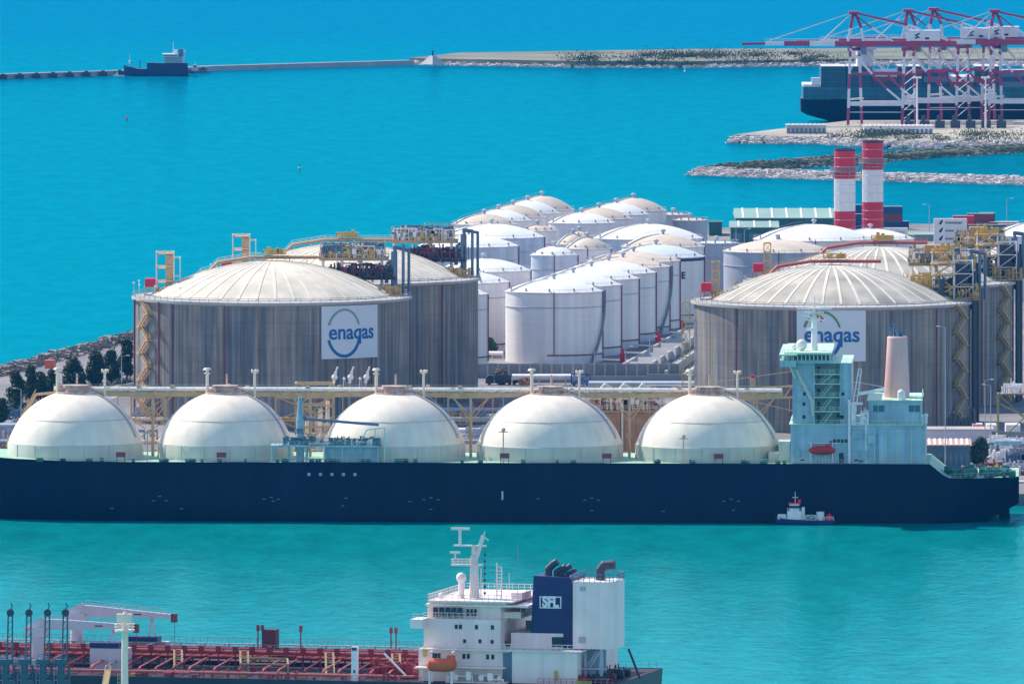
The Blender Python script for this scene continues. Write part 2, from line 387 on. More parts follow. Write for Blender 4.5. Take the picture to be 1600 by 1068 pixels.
def process_gear(b, x0, x1, y0, y1, z, seed, h=4.0, n=60):
    rnd = random.Random(seed); ny = max(1, round((y1-y0)/1.4)); ys = [y0+(y1-y0)*i/ny for i in range(ny+1)]
    for y in ys: b.bar((x0-.3,y,z), (x1+.3,y,z), .26)
    for x in (x0, (x0+x1)/2, x1): b.bar((x,y0-.3,z), (x,y1+.3,z), .26)
    for i in range(n):
        x, y = rnd.uniform(x0, x1), rnd.choice(ys); t = rnd.random()
        if t < .35:
            r = rnd.uniform(.1, .26); hh = rnd.uniform(1, h); b.cyl((x,y,z), (x,y,z+hh), r, n=8)
            b.cyl((x-.35,y,z+hh*.6), (x+.35,y,z+hh*.6), r*1.5, n=8)
        elif t < .65:
            zz = z+rnd.uniform(.4, h*.85); L = rnd.uniform(2, 6); r = rnd.uniform(.1, .27); xb = min(x1, x+L)
            b.tube([(x,y,z), (x,y,zz), (xb,y,zz), (xb,y,z)], r, 6)
        elif t < .85:
            zz = z+rnd.uniform(.4, h*.8); yb = rnd.choice(ys); r = rnd.uniform(.1,.25)
            if yb != y: b.tube([(x,y,z), (x,y,zz), (x,yb,zz), (x,yb,z)], r, 6)
        else:
            b.bar((x,y,z),(x,y,z+h*.3),.3); b.box(x-.5,x+.5,y-.5,y+.5,z+h*.25,z+h*.25+rnd.uniform(.8,1.8))
    return b
def many(name, m, parent, mbs):
    for q in mbs: q.build(name, m, parent)
def gas_tank(X, Y, label, style, seed, sign=None):
    t = T('gas_storage_tank', label, 'storage tank', (X, Y, 3), 0, 'big concrete gas tanks')
    MB().lathe([(RT,0),(RT,34.6)], 144).build('tank_wall', M_conc, t)
    MB().lathe([(RT+.05,34.4),(RT+.9,34.8),(RT+.9,35.5),(35.2,35.8)], 144).build('parapet_ring', M_concl, t)
    prof = [(35.0*(1-i/14), dome_z(35.0*(1-i/14))) for i in range(15)]; prof[-1] = (.01, prof[-1][1])
    dm = MB().lathe(prof, 96).build('dome_roof', M_dome if style=='left' else mat('stained_roof_concrete', (.56,.50,.42), .85, var=.3, vs=.12, tint=(.44,.40,.34)), t)
    rb = MB()
    for k in range(40):
        a = 2*pi*k/40+.05
        for i in range(13):
            r0, r1 = 34.8-i*2.4, 34.8-(i+1)*2.4
            rb.bar((cos(a)*r0,sin(a)*r0,dome_z(r0)+.04), (cos(a)*r1,sin(a)*r1,dome_z(r1)+.04), .7 if i<10 else .4, .16)
    rb.build('roof_rib', M_rib if style!='left' else mat('roof_rib_left', (.80,.72,.60), .8), dm)
    ri = MB(); n = 84
    ri.rail([(cos(2*pi*i/n)*(RT+.6), sin(2*pi*i/n)*(RT+.6), 35.5) for i in range(n)], 1.15, .11, 3, True)
    ri.build('railing', M_steel, t)
    for ang in (-2.35, -1.9, -.75):
        MB().cyl((cos(ang)*(RT+.25),sin(ang)*(RT+.25),0), (cos(ang)*(RT+.25),sin(ang)*(RT+.25),34.6), .2, n=6).build('wall_pipe', M_rust, t)
    pc = M_tan if style == 'left' else M_pippink
    hp = M_cream if style == 'left' else M_yel
    # scaffold tower and red cabin at the left shoulder
    tw = MB(); x0, x1 = (-33.2,-28.2) if style == 'left' else (-34.2,-32.2)
    zt = 48.2 if style == 'left' else 46.5
    tw.truss(x0, x1, -3, 2, 35.8, zt, 3 if style == 'left' else 4, .22, style != 'left')
    tw.truss(x1+.05, x1+1.8, -3, 2, 35.8, zt-1.6, 2, .16, False) if style == 'left' else None
    to = tw.build('roof_tower', M_yel if style != 'left' else M_cream, t)
    if style == 'left':
        tw = MB()
        for k in range(3):
            z = 35.8+(zt-35.8)*(k+1)/3; tw.box(x0+.15,x1-.15,-2.9,1.9,z-.75,z-.45)
        tw.box(x0+2.7, x1-.2, -2.6, 1.6, 36, zt-.9)
        tw.build('tower_cladding', M_tan, to)
    cb = MB().box(x0-3.2, x0-.3, -4, -.5, 38.3, 40.6)
    for k in range(4): cb.bar((x0-3+k*.9,-4.05,38.3),(x0-3+k*.9,-4.05,40.6),.15)
    cb.build('red_cabin', M_red, t)
    MB().truss(x0-3.4,x0-.1,-4.2,-.3,35.9,38.2,1,.2).build('cabin_stand', pc, t)
    lp = MB().truss(x1+.5,x1+5,-6,0,35.9,38.2,1,.14); process_gear(lp, x0, x1+7, -7, 1, 35.9, seed+5, 2.4, 60); lp.build('valve_group', M_tan if style == 'left' else M_yel, t)
    # stepped pipe bridge over the dome
    br = MB(); pth = [(-27,37.6),(-25.5,39),(-23,39.4),(-20.5,42.1),(-18,42.6),(-15.5,45.1),(-6,46.6),(14,46.6)]
    for yy in (1.0, 2.2): br.tube([(x,yy,z) for x,z in pth], .36, 8)
    for a, q in zip(pth[:-1], pth[1:]):
        br.bar((a[0],1.6,a[1]-.45), (q[0],1.6,q[1]-.45), 2.4, .18)
    br.build('pipe_bridge', pc, t)
    MB().rail([(x,.3,z+.3) for x,z in pth], 1.0, .09, 2).build('bridge_railing', hp, t)
    for x in (-24,-20,-15,-10,-5,0,5,10):
        zt2 = 39.2 if x < -22 else 42 if x < -18 else 45.4 if x < -12 else 46.2
        MB().bar((x,1,dome_z(abs(x))-.1),(x,1,zt2),.22).bar((x,2.4,dome_z(abs(x))-.1),(x,2.4,zt2),.22).bar((x,1,zt2-.3),(x,2.4,zt2-.3),.2).build('bridge_support', hp, t)
    # crown platform
    cp = MB().box(-2.5,4,0,4,47.3,47.55).rail([(-2.5,0,47.5),(4,0,47.5),(4,4,47.5),(-2.5,4,47.5)],1.1,.12,1.2,True)
    process_gear(cp,-2,3.5,.5,3.5,47.5,seed+9,1.6,14); cp.build('crown_platform', M_yel, t)
    # process platform on the right shoulder
    px0, px1 = (13.5, 33.5) if style == 'left' else (22, 38)
    zp = 46.3 if style == 'left' else 46.0
    pl = MB().box(px0, px1, 3, 12, zp-.9, zp)
    pl.rail([(px0,3,zp),(px1,3,zp),(px1,12,zp),(px0,12,zp)], 1.2, .12, 1.5, True)
    pl.build('process_platform', M_tan if style == 'left' else mat('olive_steel', (.30,.24,.12), .6, var=.2), t)
    for x in (px0+1, px0+6.5, px1-8, px1-2):
        for y in (3.6, 11): MB().cyl((x,y,dome_z(min(34.5, sqrt(x*x+y*y)))-.5), (x,y,zp-.9), .42, n=10).build('platform_column', M_wh, t)
    gd = MB(); process_gear(gd, px0+.5, px1-1.5, 3.5, 11.5, zp, seed, 4.6, 255); gd.build('process_pipework', M_dsteel, t)
    gd = MB().truss(px0+.3, px0+(px1-px0)*.45, 3.3, 11, zp, zp+3.6, 1, .16).truss(px0+(px1-px0)*.5, px1-1, 3.3, 11, zp, zp+4.6, 2, .16); gd.build('equipment_frame', M_tan if style=='left' else M_yel, t)
    gd = MB(); process_gear(gd, px0+.5, px1-1.5, 3.3, 11.5, zp, seed+1, 4.2, 135); gd.build('pale_pipework', M_wh if style=='left' else M_cream, t)
    gd = MB(); process_gear(gd, px0+2, px1-3, 3.3, 8, zp, seed+2, 3.6, 60); gd.build('yellow_pipework', M_yel, t)
    gd = MB(); process_gear(gd, px0+3, px1+1, 1, 9, 41.0 if style=='left' else 36, seed+3, 4.0, 120); gd.build('red_pipework', M_rust if style=='left' else M_cream, t)
    gd = MB(); process_gear(gd, px0+5, px1+2, 0, 9, 40.2 if style=='left' else 36, seed+4, 5.0 if style=='left' else 8.5, 90); gd.build('lower_pipework', M_dark if style=='left' else M_dsteel, t)
    gd = MB(); process_gear(gd, px1-6, px1+3.5, -8, 0, 36, seed+6, 3.0 if style=='left' else 5, 46); gd.build('rim_pipework', mat('ochre_pipework',(.50,.34,.14),.6,var=.3,vs=.6), t)
    ve = MB().cyl((px1+1.6,1,37.5),(px1+1.6,1,47.8),.95,n=14).ball((px1+1.6,1,47.8),.95,12)
    ve.tube([(px1+1.6,1,48.2),(px1+1.6,1,49.6),(px1+4.2,1,49.2),(px1+4.2,1,36)],.45,10)
    ve.tube([(px1+1.8,3,48.2),(px1+1.8,3,49.2),(px1+5.8,3,48.6),(px1+5.8,3,35.6)],.45,10)
    ve.cyl((px1-.6,2,39),(px1-.6,2,44.5),.6,n=10); ve.tube([(px1-.6,2,44.5),(px1+.8,2,45.5)],.5,8)
    ve.build('standing_vessel', M_dsteel, t)
    st = MB()
    for d in (0,1.1):
        st.bar((px1-9,2.6-d,zp-.6),(px1-4.5,2.6-d,39.5),.22,.5); st.bar((px1-9,2.6-d,zp+.5),(px1-4.5,2.6-d,40.6),.12)
    for k in range(12):
        q = k/12; st.bar((px1-9+4.5*q,1.4,zp-.6-(zp-.6-39.5)*q),(px1-9+4.5*q,2.7,zp-.6-(zp-.6-39.5)*q),.5,.1)
    st.build('platform_stair', M_tan, t)
    if style == 'right':
        sc = MB().truss(28.5,34.5,-6,-.5,35.9,50,4,.24).truss(34.8,40,-6,-1,35.9,47,3,.22)
        sc.build('stair_scaffold', M_wh, t)
        sc = MB()
        for k in range(4):
            z = 36.5+k*3.2; sc.bar((29+(k%2)*5,-6.2,z),(34-(k%2)*5,-6.2,z+3),1.0,.3); sc.box(28,35,-6.6,-.2,z+3.0,z+3.25)
        process_gear(sc,20,28,-6,0,39,seed+12,5,60); process_gear(sc,28.5,34.5,-6,-1,50,seed+13,2,14)
        sc.build('scaffold_stair', M_yel, t)
        sc = MB().box(35,38.6,-4,1,36,46).cyl((40.2,-2,33),(40.2,-2,44),1.0,n=12).cyl((41.6,3,0),(41.6,3,46),.55,n=10)
        sc.cyl((31,-8.5,36),(31,-8.5,42),.9,n=12)
        sc.build('dark_vessel', M_dark, t)
        sc = MB().box(26.5,31.5,3.2,8,47.5,51); sc.build('tan_cabin', mat('tan_cabin_paint',(.50,.30,.12),.6), t)
        a2 = -.93
        s2 = MB(); zig_stair(s2, R(-27), RT, 1, 35, 9); s2.build('wall_stair', M_tan if style=='left' else mat('ochre_stair',(.45,.33,.16),.6), t)
        for q, rr in ((-10,.55),(-7,.7),(-4,.5),(-.5,.6)):
            a = R(q); MB().cyl((cos(a)*(RT+1.3),sin(a)*(RT+1.3),0),(cos(a)*(RT+1.3),sin(a)*(RT+1.3),36.5),rr,n=10).build('down_pipe', M_dark, t)
    s2 = MB(); zig_stair(s2, R(180+27), RT, 1, 35, 9) if style == 'left' else None
    if style == 'left': s2.build('wall_stair', M_tan, t)
    else:
        s2 = MB().truss(-42.8,-40.6,-4,-1,0,35,9,.2); s2.build('ladder_tower', M_yel, t)
    if style == 'left':
        for q in (180+14, 180+38):
            a = R(q); MB().cyl((cos(a)*(RT+1.0),sin(a)*(RT+1.0),0),(cos(a)*(RT+1.0),sin(a)*(RT+1.0),35),.32,n=8).build('down_pipe', M_rust, t)
    # lamp standards on the roof walkways
    for i in range(6):
        a = R(150+i*16); x, y = cos(a)*(RT+.3), sin(a)*(RT+.3)
        if style == 'left':
            lm = MB().bar((x,y,35.5),(x,y,39.2),.1).ball((x,y,39.3),.32,8); lm.build('roof_lamp', M_gull, t)
    if sign:
        th, zc, faded = sign; RR = RT+.35; w, h = 19.6, 15.0
        def wrap(u, v, d=0): a = th+u/RR; return (cos(a)*(RR+d), sin(a)*(RR+d), zc+v)
        pb = MB(); N = 24; vs = []
        for i in range(N+1):
            u = -w/2+w*i/N
            for v, d in ((-h/2,-.2),(h/2,-.2),(h/2,.15),(-h/2,.15)): vs.append(wrap(u,v,d))
        fs = [(4*i+j,4*i+(j+1)%4,4*i+4+(j+1)%4,4*i+4+j) for i in range(N) for j in range(4)]+[(0,1,2,3),(4*N+3,4*N+2,4*N+1,4*N)]
        so_ = pb.add(vs, fs).build('sign_panel', M_panel, t, False)
        vs, fs = text_geo('enaqas', 6.1, .05, .11, 1.0)
        xs = [v[0] for v in vs]; k = 15.6/(max(xs)-min(xs))
        MB().add([wrap(v[0]*k+.2, v[1]-.1, .22+v[2]) for v in vs], fs).build('sign_lettering', M_logob, so_, False)
        def arc(a0, a1, w0, w1, m, nm):
            b2 = MB(); vs = []; N = 40
            for i in range(N+1):
                a = R(a0+(a1-a0)*i/N); ww = w0+(w1-w0)*i/N
                for rr in (-ww/2, ww/2):
                    for d in (.16, .24): vs.append(wrap(-2.6+(5.3+rr)*cos(a), -.2+(6.6+rr)*sin(a), d))
            fs = []
            for i in range(N):
                o = 4*i
                fs += [(o,o+1,o+5,o+4),(o+3,o+2,o+6,o+7),(o+1,o+3,o+7,o+5)]
            b2.add(vs, fs).build(nm, m, so_, False)
        arc(20, 160, .55, .75, M_logogr if faded else M_logog, 'emblem_upper_arc')
        arc(197, 352, .8, 1.0, M_logob, 'emblem_lower_arc')
    return t
gas_tank(X_(425,3494), 3494, 'concrete gas tank with sign in front left, cream dome and pipe platform', 'left', 11, (R(-90+36), 26.9, True))
gas_tank(X_(539,3600), 3600, 'concrete gas tank without sign, partly hidden behind the left signed tank', 'left', 31)
gas_tank(X_(1300,3470), 3470, 'concrete gas tank with sign behind the ship bridge, strongly ribbed dome', 'right', 51, (R(-90-1.8), 27.8, False))
gas_tank(X_(1375,3582), 3582, 'concrete gas tank at right edge, behind the ribbed dome tank', 'right', 71)

# ================================================================== WHITE STORAGE TANKS
def oil_tank(px, Y, r, ztop, rise, label, wm=M_white, rm=M_wroof, stair=None, vent=1, pipe=True, hoop=True, walk=True):
    X = X_(px, Y); H = ztop-3
    t = T('oil_storage_tank', label, 'storage tank', (X, Y, 3), 0, 'white cylindrical storage tanks')
    MB().lathe([(r,0),(r,H)], 72).build('tank_wall', wm, t)
    MB().lathe([(r+.04,H-.3),(r+.3,H-.25),(r+.3,H+.05),(r-.1,H+.12)], 72).build('rim', M_lilac if wm is M_white else wm, t)
    Rr = r-.1; prof = [(Rr*(1-i/10), H+.05+rise*(1-(1-i/10)**2)) for i in range(11)]; prof[-1] = (.01, prof[-1][1])
    MB().lathe(prof, 56).build('dome_roof', rm, t)
    rl = MB(); n = 30
    for i in range(n):
        if 1:
            a, c = 2*pi*i/n, 2*pi*(i+1)/n
            rl.bar((cos(a)*r,sin(a)*r,H+.95),(cos(c)*r,sin(c)*r,H+.95),.07)
        a = 2*pi*i/n; rl.bar((cos(a)*r,sin(a)*r,H),(cos(a)*r,sin(a)*r,H+1),.07)
    rl.build('railing', M_concl, t)
    if walk:      # curved walkway up to the crown with a vent
        wk = MB(); a = R(205)
        for i in range(8):
            q0, q1 = 1-i/9, 1-(i+1)/9
            p0 = (cos(a)*Rr*q0, sin(a)*Rr*q0, H+.3+rise*(1-q0*q0)); p1 = (cos(a)*Rr*q1, sin(a)*Rr*q1, H+.3+rise*(1-q1*q1))
            wk.bar(p0, p1, .9, .12); wk.bar(tuple(c+(0,0,1)[k] for k,c in enumerate(p0)), tuple(c+(0,0,1)[k] for k,c in enumerate(p1)), .08)
        wk.build('roof_walkway', M_steel, t)
    if vent:
        MB().cyl((0,0,H+rise-.1),(0,0,H+rise+1.1),.5,n=10).ball((0,0,H+rise+1.3),.95,10,.6).build('roof_vent', M_gwall, t)
        for k in range(5):
            a = R(200+k*32); MB().cyl((cos(a)*(r-1),sin(a)*(r-1),H+.2),(cos(a)*(r-1),sin(a)*(r-1),H+1.3),.28,n=8).build('roof_hatch', M_steel, t)
    if hoop:
        MB().lathe([(r+.02,H-4.8),(r+.22,H-4.75),(r+.22,H-4.55),(r+.02,H-4.5)], 72).build('wind_girder', M_gwall, t)
    if pipe:
        a = R(270); pp = MB().cyl((cos(a)*(r+.2),sin(a)*(r+.2),2.5),(cos(a)*(r+.2),sin(a)*(r+.2),H+.6),.16,n=6)
        a = R(352); pp.cyl((cos(a)*(r+.3),sin(a)*(r+.3),1),(cos(a)*(r+.3),sin(a)*(r+.3),H),.24,n=6)
        for k in range(14):
            b0, b1 = R(262+k*6.5), R(262+(k+1)*6.5)
            pp.cyl((cos(b0)*(r+.25),sin(b0)*(r+.25),2.6),(cos(b1)*(r+.25),sin(b1)*(r+.25),2.6),.22,n=6)
        pp.build('fire_pipe', M_rust, t)
    if stair:
        st = MB(); a0 = R(stair)
        for k in range(22):
            a = a0+R(k*2.2); c = a0+R((k+1)*2.2); z = H*k/22; z2 = H*(k+1)/22
            for rr in (.5,1.1): st.bar((cos(a)*(r+rr),sin(a)*(r+rr),z+1),(cos(c)*(r+rr),sin(c)*(r+rr),z2+1),.14)
            st.bar((cos(a)*(r+.7),sin(a)*(r+.7),z),(cos(c)*(r+.7),sin(c)*(r+.7),z2),.9,.2)
        st.build('spiral_stair', M_steel, t)
    return t
rowA = [(865.5,3788,'nearest'),(895.7,3827,'second'),(924,3867,'third'),(951.2,3905,'fourth'),(973.5,3944,'fifth'),(990,3983,'sixth and farthest')]
for i, (px, Y, w) in enumerate(rowA):
    lab = 'big white tank nearest the low bund wall, whole front visible with one red pipe' if i == 0 else \
          'white tank, %s in the overlapping row running back from the front white tank' % w
    oil_tank(px, Y, 15.1, 24.9, 3.6 if i < 4 else 2.8, lab, rm=M_wroof if i < 4 else M_broof, stair=318 if i in (0,4) else None)
oil_tank(686, 3771, 15.1, 24.9, 3.4, 'white tank showing only a narrow strip beside the rear left concrete tank', rm=M_wroof)
oil_tank(721, 3845, 15.1, 24.9, 3.4, 'white tank with lower rim, just right of the blue vessel on the concrete tank', rm=M_wroof)
oil_tank(756, 3919, 15.1, 24.9, 3.6, 'white domed tank left of the front white tank, one tank deeper', rm=M_wroof)
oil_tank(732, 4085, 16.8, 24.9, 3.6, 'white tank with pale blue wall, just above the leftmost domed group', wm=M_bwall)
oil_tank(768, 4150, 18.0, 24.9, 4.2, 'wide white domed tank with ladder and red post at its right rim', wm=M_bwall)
for i in range(5):
    oil_tank(757+22.5*i, 4307+29*i, 11.6, 22, 3.4+.35*i, 'pale domed tank, %s of the farthest left row against the sea' % ['first','second','third','fourth','last'][i], rm=M_broof if i%2==0 else M_wroof, pipe=False, hoop=False)
oil_tank(840, 4290, 6.7, 20.4, 1.9, 'small beige domed tank between the two rows at the skyline', rm=M_broof, pipe=False)
oil_tank(906, 4268, 5.2, 19.6, 1.6, 'smallest beige domed tank in front of the right skyline row', rm=M_broof, pipe=False)
for i in range(4):
    oil_tank(909+27*i, 4318+33*i, 11.8, 22, 3.4+.3*i, 'pale domed tank, %s of the farthest right row against the sea' % ['first','second','third','last'][i], rm=M_broof if i%2 else M_wroof, pipe=False, hoop=False)
oil_tank(1078, 4420, 6.4, 18.2, .8, 'grey flat-topped tank at the right end of the skyline tanks', wm=M_gwall, rm=M_broof, pipe=False, walk=False)
oil_tank(1052, 4460, 5.5, 18.4, .7, 'small grey tank tucked behind the flat-topped grey one', wm=M_gwall, rm=M_broof, pipe=False, walk=False)
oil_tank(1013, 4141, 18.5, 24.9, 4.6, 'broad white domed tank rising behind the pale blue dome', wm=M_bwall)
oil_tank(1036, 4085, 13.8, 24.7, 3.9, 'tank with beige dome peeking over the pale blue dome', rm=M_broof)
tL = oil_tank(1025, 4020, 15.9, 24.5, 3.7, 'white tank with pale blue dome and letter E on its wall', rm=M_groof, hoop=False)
vs, fs = text_geo('E', 3.0, .05, .12)
MB().add([(cos(R(-90)+(v[0]+9.4)/16.1)*(16.05+v[2]), sin(R(-90)+(v[0]+9.4)/16.1)*(16.05+v[2]), 15.6+v[1]) for v in vs], fs).build('tank_lettering', M_bfun, tL, False)
MB().lathe([(15.95,20.3),(16.1,20.3),(16.1,21.2),(15.95,21.2)], 64).build('dark_band', M_bfun, tL)
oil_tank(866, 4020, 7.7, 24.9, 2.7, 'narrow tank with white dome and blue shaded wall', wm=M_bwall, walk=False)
oil_tank(918, 4058, 7.8, 25.2, 3.6, 'narrow tank with bare beige dome behind the narrow white one', rm=M_broof)
oil_tank(896, 4092, 6.0, 25.0, 3.4, 'small beige domed tank between narrow beige and narrow white domes', rm=M_broof)
oil_tank(1120, 4112, 7.2, 24.5, .6, 'flat grey-blue tank between the letter tank and the wide beige dome', wm=M_gwall, rm=M_groof, pipe=False, walk=False)
oil_tank(1215, 4048, 18.0, 24.9, 3.7, 'wide tank with ribbed beige dome behind the red pipe bridge', wm=M_gwall, rm=M_broof, walk=False)
oil_tank(1272, 4134, 20.5, 24.9, 4.8, 'widest white dome at the foot of the chimneys')
oil_tank(1360, 4150, 15.0, 24.2, 3.2, 'white dome right of the chimney bases, mostly hidden')
oil_tank(1628, 4162, 17.4, 24.9, 4.6, 'bright white tank cut by the right edge of the view')

# ================================================================== CHIMNEYS
def chimney(px, Y, ztop, bands, label):
    t = T('striped_chimney', label, 'chimney', (X_(px,Y), Y, 3), 0, 'red and white chimneys')
    r = 3.7; zs = [Z_(b, Y)-3 for b in bands]; zs[0] = ztop-3; zs = zs+[0]
    for i in range(len(zs)-1):
        MB().lathe([(r,zs[i+1]),(r,zs[i])], 40).build('red_band' if i%2==0 else 'white_band', M_red if i%2==0 else M_wh, t)
    MB().lathe([(r+.02,zs[0]-.8),(r+.12,zs[0]-.1),(r-.5,zs[0]),(r-.6,zs[0]-3)], 40).build('lip', M_dark, t)
    zp = zs[0]-7.8
    p = MB().lathe([(r,zp-.3),(r+1.5,zp-.3),(r+1.5,zp),(r,zp)], 40)
    p.rail([(cos(2*pi*i/20)*(r+1.4),sin(2*pi*i/20)*(r+1.4),zp) for i in range(20)],1.3,.14,1.2,True)
    p.rail([(cos(2*pi*i/20)*(r+1.4),sin(2*pi*i/20)*(r+1.4),zp) for i in range(20)],.7,.14,1.2,True)
    for k in range(10):
        a = 2*pi*k/10; p.bar((cos(a)*(r+1.4),sin(a)*(r+1.4),zp-.2),(cos(a)*r,sin(a)*r,zp-2.2),.2)
    p.build('platform', M_steel, t)
    for k in range(1,16):
        z = zs[0]-k*3.1
        if z > 0: MB().lathe([(r+.01,z-.08),(r+.09,z),(r+.01,z+.08)], 32).build('joint_ring', M_lilac, t)
    l = MB()
    for dx in (-.3,.3): l.bar((cos(R(200))*(r+.3)+dx,sin(R(200))*(r+.3),0),(cos(R(200))*(r+.3)+dx,sin(R(200))*(r+.3),zs[0]-1),.12)
    l.build('ladder', M_steel, t)
chimney(1320, 4250, 50.8, [232,278.6,329,380], 'striped chimney, the lower-standing one on the left')
chimney(1363.8, 4324, 50.8, [219,264.6,315,356], 'striped chimney, the taller-looking one on the right')

# ================================================================== SHIPS
def hull_mesh(st, B):
    """st: (x, deck z, bottom z, half deck breadth, half waterline breadth); y=0 is the near side, B the beam"""
    b = MB(); vs = []; c = B/2
    for x, zd, zb, wd, ww in st:
        wm = (wd+ww)/2+abs(wd-ww)*.2
        half = [(wd,zd),(wm if wd>ww else wd,(zd*.55+zb*.45)),(ww,zb+(zd-zb)*.22),(ww*.86,zb)]
        sec = [(c-w,z) for w,z in half]+[(c+w,z) for w,z in reversed(half)]
        vs += [(x,y,z) for y,z in sec]
    n = 8; fs = []
    for i in range(len(st)-1):
        for j in range(n-1): fs.append((n*i+j, n*i+n+j, n*i+n+j+1, n*i+j+1))
    fs += [tuple(range(n)), tuple(range(n*(len(st)-1), n*len(st)))[::-1]]
    b.add(vs, fs); b.sm = True
    return b
def deck_mesh(st, B, dz=-.15, inset=.15):
    b = MB(); c = B/2; vs = []; fs = []
    for x, zd, zb, wd, ww in st: vs += [(x,c-wd+inset,zd+dz),(x,c+wd-inset,zd+dz)]
    for i in range(len(st)-1): fs.append((2*i,2*i+2,2*i+3,2*i+1))
    return b.add(vs, fs)
def spx(px): return (px-800)/6.1
def cpx(px, ly):      # local x on the carrier (yawed 2.5 degrees) seen at photo column px
    a = R(2.5); k = (px-800)/CF; return (k*(3117+ly*cos(a))-ly*sin(a))/(cos(a)+k*sin(a))
def sz(py, ly=0): return CH-(py-CV)*(3117+ly)/CF
# ---------------- gas carrier
BG = 44.0
ship = T('gas_carrier', 'navy gas carrier with five white domes moored across the picture', 'ship', (0,3117,0), R(-2.5))
st = [(-153,17.5,2,1.5,.3),(-148,17,-4,9,3),(-140,16.4,-4,15,9),(-128,15.8,-4,20,16),(-112,15.3,-4,22,20.5),(-95,15.2,-4,22,22),(0,15.2,-4,22,22),(80,15.2,-4,22,22),(107,15.2,-4,22,21.8),
      (110.5,12.4,-3.5,22,21.3),(112,11.6,-3,21.8,20.6),(119,11.5,-1.2,21,17),(124,11.6,1.5,20,15.5),(129.8,11.9,4.6,18.5,14.5)]
hull = hull_mesh(st, BG).build('hull', M_hull, ship)
deck_mesh(st, BG).build('main_deck', M_gdeck, ship)
for px, py in [(238,783),(258,783),(248,776),(640,783),(426,783),(412,780),(434,780),(423,777),(662,780),(684,780),(673,777),(673,795),(914,780),(935,780),(925,777),(925,796),(1131,781),(1154,781),(1143,778),(1146,795),(173,795),(282,795),(535,790),(1037,797),(540,778),(841,778)]:
    x = spx(px); z = sz(py); MB().box(x-.4,x+.4,-.06,.05,z-.12,z+.12).build('hull_mark', M_dsteel, hull)
for i in range(5): x = spx(482+18*i); z = sz(741); MB().box(x-.38,x+.38,-.06,.05,z-.38,z+.38).build('hull_mark', M_gwall, hull)
MB().box(spx(783.6),spx(786.4),-.06,.05,sz(780),sz(766.5)).build('hull_tide_mark', M_lilac, hull)
MB().xprism([(124.5,-1),(127.5,-1),(127.2,6),(124.9,6)], 21.4, 22.6).build('rudder', M_hull, ship)
def dome_part(px, rr, parent):
    x = cpx(px,22); k = rr/18.5
    prof = []; zc = 13.7; R0 = 18.5
    for i in range(19):
        a = math.asin((18.9-zc)/R0)+(pi/2-math.asin((18.9-zc)/R0))*i/18
        prof.append((max(.01,R0*cos(a)), min(31.6, zc+R0*sin(a))))
    o = MB().lathe([(r*k,z) for r,z in prof], 96, (0,0)).build('tank_dome', M_lwhite, parent); o.location = (x,22,0)
    MB().lathe([(18.0*k,15),(18.0*k,18.7),(17.85*k,18.95),(17.6*k,18.95)], 96).build('dome_skirt', M_skirt, o)
    s = sqrt(R0*R0-(25.0-zc)**2)*k; sm = MB().lathe([(s+.02,24.9),(s+.1,25.0),(s-.02,25.12)], 96)
    sm.build('dome_seam', M_seam, o)
    tr = MB()
    for i in range(16):      # walkway rail over the aft shoulder
        a0 = R(12+i*4.6); a1 = R(12+(i+1)*4.6); f = lambda a: (R0*k*cos(a)*cos(R(-18)),R0*k*cos(a)*sin(R(-18)),min(31.7,zc+R0*sin(a)))
        if f(a0)[2] > 19.5:
            p, q = Vector(f(a0)), Vector(f(a1)); tr.bar(p+Vector((.1,-.1,.1)), q+Vector((.1,-.1,.1)), .8, .15); tr.bar(p+Vector((.3,-.3,1)), q+Vector((.3,-.3,1)), .1)
    tr.build('dome_ladder', M_gwall, o)
    t = MB().cyl((0,0,31.4),(0,0,33.3),2.7,n=24).cyl((0,0,33.3),(0,0,33.6),3.3,n=24).cyl((0,0,31.3),(0,0,31.9),5.2,n=24)
    t.rail([(cos(i*pi/6)*4.6,sin(i*pi/6)*4.6,31.8) for i in range(12)],1.1,.09,1.6,True)
    process_gear(t,-4,4,-3,3,31.6,int(px),1.8,20)
    t.cyl((.4,0,33.9),(.4,0,36.5),.25,n=8)
    v2 = MB()
    for k2 in range(7):
        a2 = R(200+k2*22+px%17); r2 = 18.0*k+.02; v2 = MB().bar((cos(a2)*r2,sin(a2)*r2,15),(cos(a2)*r2,sin(a2)*r2,18.7),.16); v2.build('skirt_stiffener', M_seam, o)
    t.build('dome_turret', mat('turret_paint',(.66,.47,.38),.6,var=.3,vs=.6), o)
    v = MB().cyl((-4.6,-1,31),(-4.6,-1,37.6),.42,n=10).cyl((-4.6,-1,37.6),(-4.6,-1,38.1),1.1,.75,n=12).cyl((-4.6,-1,36.6),(-4.6,-1,36.8),.8,n=12)
    v.build('vent_mast', M_cream, o); v = MB()
    v.cyl((7.6,0,30.3),(7.6,0,37.2),.32,n=10)
    for k2 in range(5): v.ball((7.6+.8*cos(k2*1.3),.8*sin(k2*1.3),37.4),.32,6)
    v.rail([(7.6+.9*cos(i*pi/3),.9*sin(i*pi/3),36.6) for i in range(6)],.8,.08,1,True)
    v.build('light_post', M_cream, o)
for px, rr in ((118,18.05),(352,18.1),(616,18.9),(859,19.45),(1106,19.3)): dome_part(px, rr, ship)
